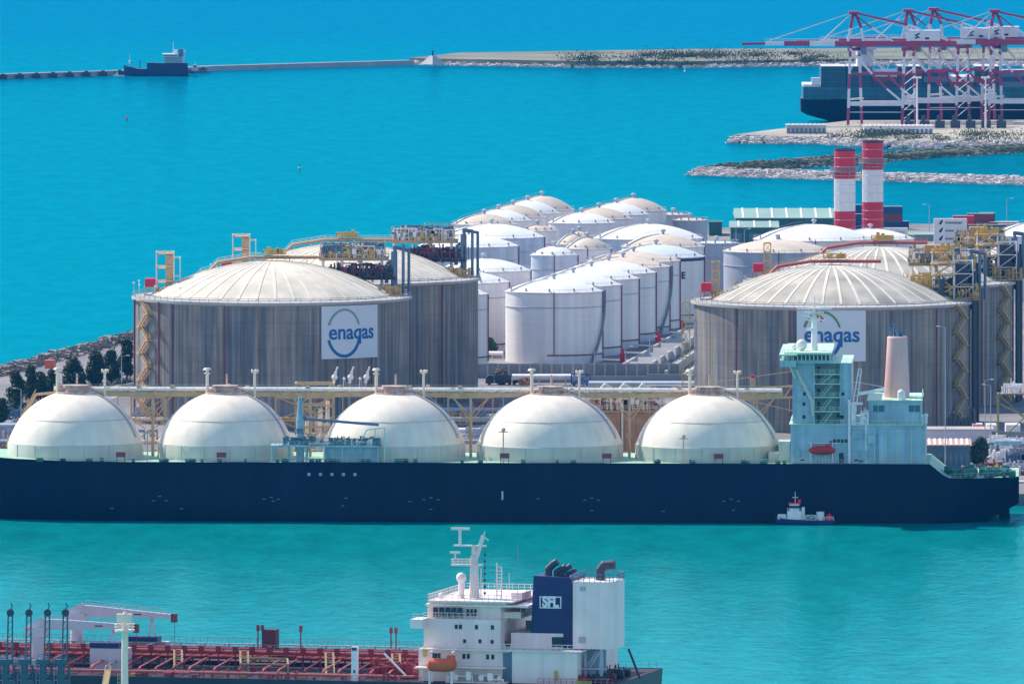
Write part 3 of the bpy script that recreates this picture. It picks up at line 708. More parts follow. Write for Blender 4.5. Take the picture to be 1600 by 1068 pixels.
# dome-top pipe gangway carried on trestles
gw = MB(); x0, x1 = cpx(85,24), cpx(1222,24)
for dy, dz, r in ((-1.6,0,.42),(-.5,.1,.5),(.8,0,.34)): gw.tube([(x0,24+dy,32.5+dz),(x1,24+dy,32.5+dz)], r, 8)
gw.build('cargo_pipe', mat('pale_pipe',(.88,.82,.76),.5,var=.1), ship)
gw = MB(); process_gear(gw,x0,x1,22.6,25.8,31.5,611,1.4,230); gw.build('gangway_pipework', M_tan, ship)
gw = MB(); gw.bar((x0,22.2,31.2),(x1,22.2,31.2),.35,1.1); gw.bar((x0,26,31.2),(x1,26,31.2),.35,1.1)
for i in range(46): x = x0+(x1-x0)*i/45; gw.bar((x,22.2,31.6),(x,26,31.6),.3)
for i in range(38):
    x = x0+(x1-x0)*(i+.3)/38; gw.box(x-.4,x+.4,21.8,22.1,31.7,32.2)
gw.build('gangway_girder', M_tan, ship)
rl = MB().rail([(x0,22.1,32.4),(x1,22.1,32.4)], 1.3, .09, 2.4); rl.build('gangway_railing', M_concl, ship)
for px in (238,484,735,983,1182):
    x = cpx(px,22); l = MB().bar((x,22.4,15),(x,22.4,31),.55).bar((x,25.8,15),(x,25.8,31),.55)
    l.bar((x,22.4,26),(x-5,22.4,30.9),.3).bar((x,22.4,26),(x+5,22.4,30.9),.3)
    l.bar((x-5,25.8,30.9),(x,25.8,24),.3).bar((x+5,25.8,30.9),(x,25.8,24),.3)
    l.bar((x-9,22.4,30.9),(x-9,22.4,27.5),.25).bar((x+8.5,22.4,30.9),(x+8.5,22.4,27),.25).bar((x-9,22.4,30.7),(x+8.5,22.4,30.7),.25).bar((x,22.4,30.7),(x,25.8,30.7),.3).bar((x,22.4,20),(x,25.8,26),.25)
    l.box(x-.7,x+.7,21.9,22.6,20.2,21.2)
    l.build('trestle', M_tan, ship)
# forward stair down from the gangway
fst = MB(); a = Vector((cpx(85,22),22.5,31.4)); e = Vector((cpx(10,22),22.5,17.5))
for dy in (0,2.2):
    fst.bar(a+Vector((0,dy,0)), Vector((cpx(55,22),22.5+dy,31)),.3,.6); fst.bar(Vector((cpx(55,22),22.5+dy,31)), e+Vector((0,dy,0)),.3,.7); fst.bar(Vector((cpx(55,22),22.5+dy,32.2)), e+Vector((0,dy,1.2)),.14)
for i in range(16):
    p = Vector((cpx(55,22),22.5,31)).lerp(e, i/15); fst.bar(p, p+Vector((0,0,1.2)),.1); fst.bar(p, p+Vector((0,2.2,0)),.5,.15)
    if i%3==1: fst.bar(p, (p.x,22.5,15),.22); fst.bar(p,(p.x+3,22.5,p.z-4.5),.18)
fst.build('gangway_stair', M_tan, ship)
# ship's side rail, bollards, winches
rr = MB().rail([(-112,.4,15.2),(106,.4,15.2)],1.1,.07,2.4).rail([(112,.6,11.5),(129,4,11.9)],1.1,.07,1.5); rr.build('deck_railing', M_skirt, ship)
random.seed(8)
for i in range(46):
    x = random.uniform(-128,70); s = random.uniform(.3,.8); wn = MB().box(x-s,x+s,.9,2.2,15.1,15.1+random.uniform(.5,1.1)); wn.cyl((x-s*1.2,1.2,15.6),(x+s*1.2,1.2,15.6),.4,n=8)
    wn.build('mooring_fitting', M_green, ship)
for i in range(52):
    x = random.uniform(111,128); y = random.uniform(2,18); s = random.uniform(.4,1.0)
    wn = MB().box(x-s,x+s,y,y+1,11.5,11.5+random.uniform(.8,2.4)); wn.cyl((x-s,y,12.6),(x+s*1.3,y,12.6),random.uniform(.5,1.0),n=10); wn.bar((x,y,11.5),(x,y,11.5+random.uniform(1,3.4)),.14)
    wn.build('mooring_winch', M_green, ship)
for i, px in enumerate((186,344,948,1123,788)):
    x = spx(px); MB().box(x-1.2,x+1.2,1.2,2.6,16.2,17.6).bar((x-1,1.8,15),(x-1,1.8,16.2),.2).bar((x+1,1.8,15),(x+1,1.8,16.2),.2).build('deck_locker', M_rust if i else M_rust, ship)
for px,h in ((228,8),(786,8.6),(1068,7)):
    x = spx(px); dp = MB(); dp.bar((x,1.5,15),(x,1.5,15+h),.3); dp.ball((x,1.5,15+h),.6,8); dp.bar((x-1.2,1.5,14.4+h),(x+1.2,1.5,14.4+h),.25)
    dp.build('deck_lamp_post', M_pink, ship)
# manifold platform amidships
mf = MB().box(spx(421),spx(592),1,7.5,19.0,19.5)
for px in (423,449,477,506,534,562,590):
    x = spx(px); mf.bar((x,1.2,15),(x,1.2,19),.38); mf.bar((x,7,15),(x,7,19),.38)
mf.rail([(spx(421),1,19.5),(spx(592),1,19.5)],1.0,.08,1.2)
mf.box(spx(508),spx(590),2.5,7,15,19)
mf.build('manifold_platform', M_aqua, ship)
mg = MB(); process_gear(mg,spx(440),spx(592),1.6,7,19.4,77,2.4,90); mg.build('manifold_valve', M_teal, ship)
mg = MB(); process_gear(mg,spx(455),spx(580),1.6,7,19.4,78,1.8,30); mg.build('manifold_pipe', M_cream, ship)
mg = MB().bar((spx(560),2,19.6),(spx(572),2,23.4),.3).bar((spx(572),2,23.4),(spx(600),2,24),.3).bar((spx(600),2,24),(spx(600),2,15),.3).bar((spx(585),2,19.4),(spx(585),2,23.6),.25)
mg.build('manifold_frame', M_aqua2, ship)
cr = MB().cyl((spx(466.5),5,15),(spx(466.5),5,26),1.05,n=16).cyl((spx(466.5),5,26),(spx(466.5),5,31.6),.95,.5,n=16); cr.build('hose_crane_post', M_aqua, ship)
cr = MB().bar((spx(474),5,26.0),(spx(590),4,24.6),.45,.7).cyl((spx(472),5,26.2),(spx(476),5,26.2),.6,n=8).bar((spx(466),5,31),(spx(540),4.4,25.6),.07).box(spx(461),spx(472),3.5,6.5,22.8,23.6).bar((spx(452),4,22.7),(spx(480),4,22.2),.2)
cr.build('hose_crane_boom', M_dsteel, ship)
# accommodation block
def blk(px0,px1,y0,y1,z0,z1,b=None): return (b or MB()).box(spx(px0),spx(px1),y0,y1,z0,z1)
acc = blk(1235,1441,3,41,15,sz(661,3)); 
blk(1238,1273,4,40,sz(661,4),sz(566,4),acc); blk(1312,1330,4,40,sz(661,4),sz(566,4),acc); blk(1273.2,1311.8,9,40,sz(661,4),sz(566,4)-.02,acc)
aob = acc.build('accommodation_block', M_aqua, ship)
bd = MB()
for py in (582,597,618,640): z = sz(py,5); blk(1271,1314,3.6,9.2,z-.2,z+.05,bd); bd.rail([(spx(1273),3.8,z),(spx(1312),3.8,z)],1.1,.08,1.3)
blk(1233,1443,2.6,41.4,sz(661,3)-.1,sz(661,3)+.12,bd); bd.rail([(spx(1273),2.8,sz(661,3)),(spx(1443),2.8,sz(661,3))],1.1,.08,1.5)
blk(1236,1331,3.6,40.4,sz(566,4),sz(566,4)+.15,bd); bd.rail([(spx(1296),3.8,sz(565,4)),(spx(1331),3.8,sz(565,4))],1.1,.08,1.5)
bd.build('balcony_deck', M_aqua2, ship)
def WB(par=None,*a): MB().box(*a).build('window', M_glass, par or aob)
for px,py in [(1255,601),(1257,614),(1256,630),(1256,650),(1317,614),(1316,650),(1309,650),(1313,650),(1304,687),(1310,687),(1316,687),(1322,687),(1298,690)]:
    z = sz(py,3); yy = 2.95 if py>661 else (3.95 if not 1273<px<1312 else 8.95); WB(None,spx(px)-.38,spx(px)+.38,yy,yy+.1,z-.4,z+.5)
for py in (577,592,611,632,652): z = sz(py,9); WB(None,spx(1276),spx(1281),8.9,9,z-1.2,z+1.1)
for px,py in [(1254,716),(1316,714),(1338,716),(1345,718),(1385,715),(1407,714),(1428,712)]: z = sz(py,3); WB(None,spx(px)-.5,spx(px)+.5,2.9,3,z-.3,z+.2)
MB().box(spx(1310),spx(1318),2.9,3,15.2,17.8).build('door', M_glass, aob)
for k in range(4):
    z0_ = sz((661,640,618,597)[k],5); z1_ = sz((640,618,597,582)[k],5)
    q = MB().bar((spx(1284),4.4,z0_),(spx(1302),4.4,z1_),.7,.18).bar((spx(1284),4.0,z0_+1),(spx(1302),4.0,z1_+1),.1); q.bar((spx(1284),4.4,z0_),(spx(1284),4.0,z0_+1),.1); q.bar((spx(1302),4.4,z1_),(spx(1302),4.0,z1_+1),.1); q.build('outside_stair', M_aqua2, ship)
for px in (1352,1366,1384,1402,1424): MB().bar((spx(px),2.4,15.2),(spx(px),2.4,sz(668,3)),.18).build('drain_pipe', M_aqua2, ship)
for px,py,w_,h_ in ((1340,676,3,2.2),(1362,684,2.2,2.2),(1350,708,1.6,2.4),(1290,706,1.2,2.2),(1246,706,1.1,2.2)): MB().box(spx(px)-w_/2,spx(px)+w_/2,2.3,3,sz(py,3)-h_/2,sz(py,3)+h_/2).build('wall_locker', M_aqua, ship)
q = MB()
for px,h in ((1352,3.4),(1360,2.2),(1376,2.8),(1446,2)): q = MB().cyl((spx(px),8,sz(661,3)),(spx(px),8,sz(661,3)+h),.5,n=10).ball((spx(px),8,sz(661,3)+h),.7,8); q.build('vent_cowl', M_wh, ship)
# slanted screen on the tower face
MB().xprism([(spx(1240),sz(575,4)),(spx(1246),sz(575,4)),(spx(1272),sz(625,4)),(spx(1272),sz(648,4)),(spx(1268),sz(648,4)),(spx(1266),sz(625,4))],3.4,4).build('tower_fairing', M_skirt, aob)
br = MB(); blk(1238,1299,2,42,sz(566,4)+.16,sz(560,4),br)
blk(1219,1244,-1.5,45.5,sz(571,0),sz(561,0),br)
blk(1239,1297,1.6,42.4,sz(553,2),sz(551,2),br)
br.build('bridge_house', M_aqua, ship)
bw = MB(); blk(1238.5,1297.5,1.8,42.2,sz(560,4)+.02,sz(553,2),bw); bw.build('bridge_window_band', M_glass, ship)
for i in range(10): x = spx(1240+i*6.3); MB().box(x-.14,x+.14,1.68,1.8,sz(560,4),sz(553,2)).build('window_mullion', M_aqua2, ship)
ro = MB(); blk(1226,1300,0,43,sz(551,2)+.02,sz(549,2)+.1,ro); blk(1218,1246,-2.2,46,sz(552,0)-.2,sz(552,0)+.1,ro)
ro.rail([(spx(1220),-2,sz(552,0)+.1),(spx(1244),-2,sz(552,0)+.1)],1.2,.09,1,False); ro.rail([(spx(1219),-1.4,sz(561,0)),(spx(1238),-1.4,sz(561,0))],1.2,.09,1)
for px in (1222,1230,1238): ro.bar((spx(px),-1.8,sz(571,0)),(spx(px),-1.8,sz(552,0)),.14)
ro.bar((spx(1234),1,sz(571,0)),(spx(1243),3.8,sz(590,4)),.4)
ro.build('bridge_roof', M_aqua2, ship)
MB().ball((spx(1252),8,sz(537,8)),1.45,14).cyl((spx(1252),8,sz(549,8)),(spx(1252),8,sz(540,8)),.5,n=8).build('satellite_dome', M_wh, ship)
MB().ball((spx(1240),12,sz(541,8)),.8,12).cyl((spx(1240),12,sz(549,8)),(spx(1240),12,sz(541,8)),.3,n=8).build('satellite_dome', M_wh, ship)
xm = spx(1271.5); zb = sz(549,8)
ma = MB().cyl((xm,10,zb),(xm,10,sz(490,10)),.95,.6,n=12).cyl((xm,10,sz(490,10)),(xm,10,sz(462,10)),.35,.12,n=8)
ma.box(xm-4.5,xm+4.5,9.6,10.4,sz(481,10)-.15,sz(481,10)+.2).box(xm-2.5,xm+2.5,9.4,10.6,sz(487,10),sz(486,10)+.1).bar((xm-2,9.5,sz(498,10)),(xm+3,9.5,sz(498,10)),.35)
ma.bar((xm-3,9.5,sz(491,10)),(xm+1.5,9.5,sz(496,10)),.5,.3).bar((xm-3.2,9.5,sz(471,10)),(xm+3,9.5,sz(475,10)),.15).box(xm-2,xm-.6,9,10,sz(515,10),sz(511,10)).truss(xm-1.4,xm+1.4,9,11,sz(495,10),sz(480,10),2,.14)
for dx,h in ((-3.8,2.4),(3.6,2.1),(-1.6,3.6),(2,3.2)): ma.bar((xm+dx,10,sz(481,10)),(xm+dx,10,sz(481,10)+h),.14)
ma.build('radar_mast', M_wh, ship)
fl = MB(); xf = spx(1281); z0 = sz(503,10)
fl.bar((xf-.6,10,z0+1),(xf-2.2,10,z0+5.5),.05); flo = fl.build('flag_halyard', M_steel, ship)
MB().add([(xf-1.4,10,z0+3.8),(xf-.2,10.1,z0+2.2),(xf+.9,10.3,z0+1.2),(xf+.3,10.3,z0+.2),(xf-1.0,10.1,z0+1.0),(xf-2.2,10,z0+2.6)],[(0,1,4,5),(1,2,3,4)]).build('flag', M_red, flo)
MB().add([(xf-1.2,9.9,z0+3.0),(xf+.4,10.1,z0+1.3),(xf+.2,10.1,z0+.9),(xf-1.5,9.9,z0+2.6)],[(0,1,2,3)]).build('flag_stripe', M_yell, flo)
# engine casing, funnel
ec = MB(); z1 = sz(624,6); blk(1356,1439,6,38,sz(661,3)+.14,z1,ec); blk(1373,1446,2.5,41.5,15,sz(666,3)-.3,ec)
ec.build('engine_casing', M_aqua, ship)
MB().box(spx(1354),spx(1441),5.6,38.4,z1,z1+.18).rail([(spx(1415),5.8,z1+.2),(spx(1440),5.8,z1+.2),(spx(1440),36,z1+.2)],1.1,.1,1.2).build('casing_roof', M_aqua2, ship)
for a_,b_ in ((1364,1371),(1372.5,1381.5),(1420,1428),(1429.5,1437)): MB().box(spx(a_),spx(b_),5.9,6.02,sz(641,6),sz(631,6)).build('louvre', M_teal, ship)
def funnel_prof(b, cx, cy, tab, n=24, ky=1.3):
    vs = []; 
    for z, r, dx in tab:
        for i in range(n): a = 2*pi*i/n; vs.append((cx+dx+r*cos(a), cy+r*ky*sin(a), z))
    fs = [(n*j+i, n*j+(i+1)%n, n*j+n+(i+1)%n, n*j+n+i) for j in range(len(tab)-1) for i in range(n)]+[tuple(range(n*(len(tab)-1), n*len(tab)))]
    b.add(vs, fs); b.sm = True; return b
F = funnel_prof(MB(), cpx(1401,20), 20, [(z1,3.35,0),(sz(580,16),3.0,.1),(sz(538,16),2.65,.15),(sz(526,16),2.6,.15),(sz(525,16),2.45,.15)])
fo = F.build('funnel', M_pink, ship)
ft = MB()
for dx,dy,h,r in ((-1.4,-1,1.8,.4),(-.6,.5,2.8,.3),(.4,-.4,1.3,.45),(1.3,0,1.0,.35),(.9,1.2,1.5,.3)): x=cpx(1401,20)+dx; ft.tube([(x,20+dy,sz(525,16)-.3),(x,20+dy,sz(525,16)+h),(x-.6,20+dy,sz(525,16)+h+.5)],r,8)
ft.build('exhaust_pipe', M_dsteel, fo)
MB().cyl((cpx(1404,20),20.5,sz(525,16)),(cpx(1404,20),20.5,sz(517,16)),.8,1.0,n=10).build('exhaust_cap', M_green, fo)
mi = MB().cyl((spx(1408),7.5,z1+.2),(spx(1408),7.5,z1+1.8),1.0,n=12).ball((spx(1408),7.5,z1+1.9),1.0,10); mi.build('roof_ventilator', M_wh, ship)
# provision crane
pc = MB().cyl((spx(1327),2.2,15.2),(spx(1327),2.2,sz(622,3)),.35,n=8).cyl((spx(1333),3.2,sz(661,3)),(spx(1333),3.2,sz(628,3)),.9,n=12)
pc.box(spx(1324),spx(1348),2.3,4.4,sz(630,3),sz(627,3)); pc.bar((spx(1333),3,sz(626,3)),(spx(1342),3,sz(573,3)),.3).bar((spx(1339),3,sz(626,3)),(spx(1346),3,sz(575,3)),.3)
for i in range(6): q = i/5; pc.bar((spx(1333+9*q),3,sz(626-53*q,3)),(spx(1339+7*q),3,sz(626-51*q,3)),.14)
pc.bar((spx(1342),3,sz(613,3)),(spx(1384),10,sz(606,10)),.5,.8).bar((spx(1333),3,sz(594,3)),(spx(1384),10,sz(603,10)),.12).bar((spx(1353),3.2,15.2),(spx(1353),3.2,sz(640,3)),.5)
process_gear(pc,spx(1330),spx(1356),2.4,4,sz(661,3),5,4.5,14)
pc.build('provision_crane', M_wh, ship)
# lifeboat in davits
lb = MB(); L0, L1, zl = spx(1263), spx(1305), sz(701,2); prof = [(L0,.15),(L0+.8,.75),(L0+2.2,1.1),(L1-2.2,1.15),(L1-.6,.8),(L1,.2)]; vs=[]; n=10
for x,r in prof:
    for i in range(n): a=2*pi*i/n; vs.append((x,1.4+r*1.0*cos(a),zl+r*1.05*sin(a)))
lb.add(vs,[(n*j+i,n*j+(i+1)%n,n*j+n+(i+1)%n,n*j+n+i) for j in range(5) for i in range(n)]+[tuple(range(n))[::-1],tuple(range(5*n,6*n))]); lb.box(spx(1290),spx(1297),.9,1.9,zl+.9,zl+1.6); lb.sm=True
lb.build('lifeboat', mat('lifeboat_red',(.55,.03,.03),.45), ship)
dv = MB()
for px in (1267,1301): x=spx(px); dv.bar((x,3,15.2),(x,2.2,sz(690,2)),.35).bar((x,2.6,sz(690,2)),(x,.9,sz(691,2)),.3)
for px in range(1275,1312,5): dv.bar((spx(px),2.9,15.2),(spx(px),2.9,18),.12)
dv.bar((spx(1263),2.9,sz(690,3)),(spx(1312),2.9,sz(690,3)),.25,.2)
dv.build('lifeboat_davit', M_wh, ship)
ss = MB(); blk(1200,1232,8,16,15,17.5,ss); blk(1216,1234,6,18,15,20.5,ss); ss.build('deck_house', M_skirt, ship)
# ---------------- work boat under the hull
def small_boat(name,label,px,py,L,hc,sc,group=None,big=True):
    x, y = GP(px,py,0); t = T(name,label,'boat',(x,y,0),0,group); s = L/15
    stt = [(-7.5*s,2.1*s,0,.4*s,.1),(-5.5*s,1.6*s,-.8,1.9*s,1.2*s),(-2*s,1.3*s,-1,2.2*s,2.0*s),(4*s,1.1*s,-1,2.2*s,2.0*s),(7.5*s,1.2*s,-.6,1.9*s,1.6*s)]
    hull_mesh(stt,4.4*s).build('hull',hc,t); deck_mesh(stt,4.4*s).build('deck',M_steel,t)
    w = MB().box(-4.6*s,-1*s,.9*s,3.5*s,1.3*s,3.4*s).box(-4.0*s,-1.6*s,1.2*s,3.2*s,3.4*s,5.2*s); w.build('wheelhouse',sc,t)
    MB().box(-4.05*s,-1.55*s,1.15*s,3.25*s,4.1*s,4.8*s).build('windows',M_glass,t)
    MB().box(-4.3*s,-1.3*s,1.0*s,3.4*s,5.2*s,5.4*s).build('roof',M_red if big else sc,t)
    q = MB().rail([(-7*s,.9*s,1.5*s),(-4.8*s,.6*s,1.35*s)],.9*s,.09*s,.8*s).rail([(-.9*s,.4*s,1.2*s),(7*s,.6*s,1.2*s)],.8*s,.08*s,1.2*s).rail([(-4.6*s,1*s,3.4*s),(-1*s,1*s,3.4*s)],.7*s,.08*s,.8*s); q.build('railing',sc,t)
    if big: MB().box(-6.9*s,-4.9*s,1.2*s,3.2*s,1.3*s,2.6*s).build('bow_locker',sc,t); MB().box(-.9*s,-.2*s,1.5*s,2.9*s,1.2*s,4.4*s).build('engine_stack',sc,t); MB().box(-1.9*s,-1.2*s,1.6*s,2.8*s,5.4*s,6.2*s).build('life_raft',M_red,t)
    m = MB().bar((-2.6*s,2.2*s,5.2*s),(-2.6*s,2.2*s,8.2*s),.14*s).bar((-3.3*s,2.2*s,6.8*s),(-1.9*s,2.2*s,6.8*s),.14*s); m.build('mast',M_wh,t)
    if big:
        MB().truss(0,2.6*s,1*s,3.4*s,1.1*s,2.3*s,1,.18).build('cargo_crate',M_aqua2,t)
        MB().cyl((3.7*s,2.2*s,1.1*s),(3.7*s,2.2*s,3.2*s),1.0*s,n=12).build('deck_tank',M_wh,t)
        MB().box(5.0*s,6.9*s,1.2*s,3.2*s,1.1*s,2.0*s).add([(5*s,1.2*s,2*s),(6.9*s,1.2*s,2*s),(5.9*s,2.2*s,2.8*s)],[(0,1,2)]).build('deck_gear',M_red,t)
    return t
small_boat('work_boat','small blue and white work boat beside the gas carrier hull',1259,819.5,15.3,M_bfun,M_wh)

# ================================================================== TANKER IN THE FOREGROUND
TA = R(13.6); TC, TS = cos(TA), sin(TA); TY = 2453.0
tk = T('tanker', 'red-decked tanker with white superstructure and navy funnel in the foreground', 'ship', (0,TY,0), -TA)
def LP(px, py, ly):
    k = (px-800)/CF; lx = (k*(TY+TC*ly)-TS*ly)/(TC+k*TS); Y = TY-lx*TS+ly*TC
    return lx, CH-(py-CV)*Y/CF
def lx(px, ly): return LP(px, 0, ly)[0]
def lz(px, py, ly): return LP(px, py, ly)[1]
BT = 47.0; DZ = 14.0
xs = lx(1038, BT-2)
tst = [(-150,16,-6,2,.5),(-142,15,-6,14,8),(-128,14.2,-6,21,18),(-110,DZ,-6,23.5,23.5),(xs-45,DZ,-6,23.5,23.5),(xs-14,DZ,-5,23.5,21),(xs-6,DZ,-2,22,18),(xs,DZ+.2,3,20,15)]
hull_mesh(tst,BT).build('hull',mat('tanker_hull_paint',(.012,.03,.05),.5,var=.2,vs=.1,streak=.2),tk)
deck_mesh(tst,BT).build('main_deck',M_deckred,tk)
XB = lx(652,5)            # forward end of the superstructure
random.seed(21)
for i,yy in enumerate((24.2,25.2,26.2,27.4,28.4,29.4)):
    MB().tube([(-125,yy,DZ+2.2),(XB,yy,DZ+2.2)],.3,8).build('deck_pipeline', M_pipred, tk)
    MB().tube([(-125,yy,DZ+3.5+(i%2)*.25),(XB,yy,DZ+3.5+(i%2)*.25)],(.3,.36,.22,.32,.26,.36)[i],8).build('deck_pipeline', M_pipred if i%2 else M_pippink, tk)
pp = MB()
pp.bar((-125,23.6,DZ+3.2),(XB,23.6,DZ+3.2),.3,.5).bar((-125,30,DZ+3.2),(XB,30,DZ+3.2),.3,.5)
for i in range(30):
    x = -125+i*(XB+125)/29; pp.bar((x,23.5,DZ+3.4),(x,30.1,DZ+3.4),.25); pp.bar((x,23.6,DZ),(x,23.6,DZ+3.2),.26); pp.bar((x,30,DZ),(x,30,DZ+3.2),.26)
    if 1: pp.box(x-.5,x+.5,23.2,23.9,DZ+3.2,DZ+4.6)
pp.build('pipe_trestle', M_pipred, tk)
rd2 = random.Random(9)
for k,(a_,b_,y0_,y1_,m_) in enumerate(((-122,-92,26,40,M_gwall),(-122,-100,4,9,M_steel),(XB-11,XB-2,8,16,M_pipred))):
    q = MB(); process_gear(q,a_,b_,y0_,y1_,DZ+.3,500+k,3.2,90); q.build('manifold_pipework', m_, tk)
pp = MB().box(-125,XB,30.6,32,DZ+4.4,DZ+4.55).rail([(-125,32,DZ+4.55),(XB,32,DZ+4.55)],1.1,.08,1.5).rail([(-125,23.4,DZ+3.4),(XB,23.4,DZ+3.4)],1.6,.08,1.5)
for i in range(20): x = -124+i*(XB+124)/20; pp.bar((x,23.4,DZ+4.5),(x,32,DZ+4.5),.2); pp.bar((x,31.3,DZ),(x,31.3,DZ+4.4),.2)
pp.build('catwalk', M_steel, tk)
i = 0; x = -118
while x < XB-5:
    p2 = MB(); o = random.uniform(-.3,.3); r = random.choice((.2,.24,.3)); y0 = random.choice((4.2,4.8,5.5))
    p2.tube([(x+o,23.3,DZ+2.2),(x+o+.9,y0+1.2,DZ+1.6),(x+o+.9,y0,DZ+1.3),(x+o+.9,y0-.1,DZ)],r,8)
    p2.build('branch_pipe', M_pippink if i%3 else M_pipred, tk); x += random.choice((3.4,3.6,3.5,5.2)); i += 1
khk = mat('khaki_steel',(.36,.26,.14),.6)
for x in (-76,-62,-44,-30,-18): 
    fr = MB().bar((x+3,9,DZ),(x,20,DZ+3.8),.4).bar((x+4.6,9,DZ),(x+1.6,20,DZ+3.8),.4)
    for k in range(9): q = k/9; fr.bar((x+3-3*q,9+11*q,DZ+.2+3.8*q),(x+4.6-3*q,9+11*q,DZ+.2+3.8*q),.3,.12)
    fr.build('deck_stair', khk, tk)
for i in range(40):
    x = random.uniform(-112,XB-2); y = random.uniform(1.4,4.5); t_ = random.random(); fr = MB()
    if t_<.5: h=random.uniform(.5,1.6); fr.cyl((x,y,DZ),(x,y,DZ+h),random.uniform(.15,.4),n=8)
    elif t_<.8: L=random.uniform(1.5,6); fr.tube([(x,y,DZ),(x,y,DZ+.8),(x+L,y,DZ+.8),(x+L,y,DZ)],random.uniform(.12,.2),6)
    else: fr.box(x-.6,x+.6,y-.5,y+.5,DZ,DZ+random.uniform(.4,1.0))
    fr.build('deck_fitting', M_pipred if i%3 else M_pippink, tk)
for i in range(24):
    x = random.uniform(-112,XB-2); y = random.uniform(1.5,22); h = random.uniform(.8,1.8); MB().cyl((x,y,DZ),(x,y,DZ+h),random.uniform(.2,.45),n=8).build('vent_post', M_rust, tk)
for px in (403,410,611,619,470):
    x = lx(px,27); MB().cyl((x,27,DZ+3),(x,27,DZ+8.8),.16,n=6).cyl((x,27,DZ+7.6),(x,27,DZ+8.8),.38,n=8).build('vent_post', M_rust, tk)
for px,py in ((505,10),(548,9),(720,8)): pass
fr = MB().bar((lx(376,8),8,DZ+2.4),(lx(450,8),8,DZ+2.4),.35).bar((lx(376,8),8,DZ),(lx(376,8),8,DZ+2.4),.35).bar((lx(450,8),8,DZ),(lx(450,8),8,DZ+2.4),.35).bar((lx(376,8),8,DZ+2.4),(lx(376,8)-2.5,17,DZ+2.8),.35).bar((lx(450,8),8,DZ+2.4),(lx(450,8)-2.5,17,DZ+2.8),.35).bar((lx(376,8)-2.5,17,DZ+2.8),(lx(450,8)-2.5,17,DZ+2.8),.35)
fr.build('manifold_frame', khk, tk)
MB().tube([(-125,2.6,DZ+.9),(XB,2.6,DZ+.9)],.28,8).build('side_pipeline', M_pippink, tk)
for i in range(10):
    x = random.uniform(-112,XB-2); y = random.uniform(1.2,6); MB().box(x-.5,x+.5,y-.4,y+.4,DZ,DZ+.6).build('yellow_marking', M_yel, tk)
MB().box(-125,XB,33,38,DZ,DZ+.8).build('side_coaming', M_deckred, tk)
dr = MB().rail([(-125,.5,DZ),(XB+2,.5,DZ)],1.1,.06,2.4).rail([(xs-16,.5,DZ),(xs-1,2.6,DZ)],1.2,.1,1.2); dr.build('near_railing', M_pippink, tk)
dr = MB().rail([(-125,BT-.5,DZ),(xs-2,BT-.5,DZ)],1.2,.08,1.6); dr.build('far_railing', M_aqua, tk)
x = lx(422,27); MB().box(x-1.4,x+1.4,26,29,DZ+4.3,DZ+7.9).build('deck_cabin', mat('dark_maroon_paint',(.10,.02,.035),.6), tk)
# superstructure
wA = mat('ship_white_paint', (.92,.74,.70), .5, var=.06, vs=.3, streak=.1, ss=.5); sup = MB()
def bx(b, px0, px1, y0, y1, pyt, pyb=None, z0=None, pxr=None):
    """box whose near face (ly=y0) spans px0..px1 with its top edge at row pyt"""
    a, c = lx(px0,y0), lx(px1,y0); m_ = (px0+px1)/2; return b.box(a, c, y0, y1, DZ if z0 is None else z0, lz(m_,pyt,y0))
zA = lz(720,1014,4); bx(sup,654,798,4,38,1014)
zB = lz(720,966,5); bx(sup,662,782,5,34,966,z0=zA+.01)
bx(sup,800,902,3,39,1016); bx(sup,798.5,880,8,34,988,z0=zA)
sob = sup.build('accommodation_block', wA, tk)
bg2 = MB(); zW = lz(720,946,6); bg2.box(lx(668,6),lx(782,6),6,33,zB+.02,zW); bg2.box(lx(668,6)-.2,lx(782,6)+6,5,34,zW+.02,zW+.45)
bg2.box(lx(643,0),lx(662,0),-1.2,5,lz(655,980,0),lz(655,966,0)); bg2.box(lx(643,0),lx(662,0),34,42,lz(655,980,0),lz(655,966,0))
bg2.box(lx(782,8)+.1,lx(812,8),9,32,zB+.02,zW-1.2)
zR = lz(730,940,4); bg2.box(lx(670,5),lx(790,5),5.2,33.8,zW+.5,zR)
bgo = bg2.build('bridge_house', wA, tk)
rf = MB().box(lx(667,3),lx(800,3),3.6,35,zR+.02,zR+.3); rf.rail([(lx(667,3),3.8,zR+.3),(lx(800,3),3.8,zR+.3),(lx(800,3),34.8,zR+.3),(lx(667,3),34.8,zR+.3)],1.2,.1,1.3,True)
rf.rail([(lx(645,-1),-1,lz(655,966,0)),(lx(662,-1),-1,lz(655,966,0))],1.1,.1,1.2); rf.rail([(lx(662,4.8),4.9,zB),(lx(800,4.8),4.9,zB)],1.2,.1,1.2); rf.rail([(lx(700,2),2,zA+.3),(lx(905,2),2,zA+.3)],1.2,.1,1.2)
rf.rail([(lx(812,8),8.9,zW-1),(lx(840,8),8.9,zW-1)],1.3,.1,1.1)
rf.box(lx(658,2),lx(800,2),2.2,39,zA+.02,zA+.3); rf.box(lx(800,2)+.02,lx(908,2),2.2,39,zA+.02,zA+.28)
rf.build('deck_railing', wA, tk)
BW = lambda *a: MB().box(*a).build('window', M_glass, sob); zw0, zw1 = lz(720,957,5.9), lz(720,949,5.9)
for i in range(5): BW(lx(677+i*9.6,5.2),lx(684.5+i*9.6,5.2),5.05,5.19,zR-3.4+.3,zR-1.2)
for i in range(3): BW(lx(729+i*6,5.2),lx(733+i*6,5.2),5.05,5.19,zR-3.2+.3,zR-1.4)
for i in range(5): BW(lx(670,5)-.1,lx(670,5)-.01,7+i*3.6,9.6+i*3.6,zR-3,zR-1.2)
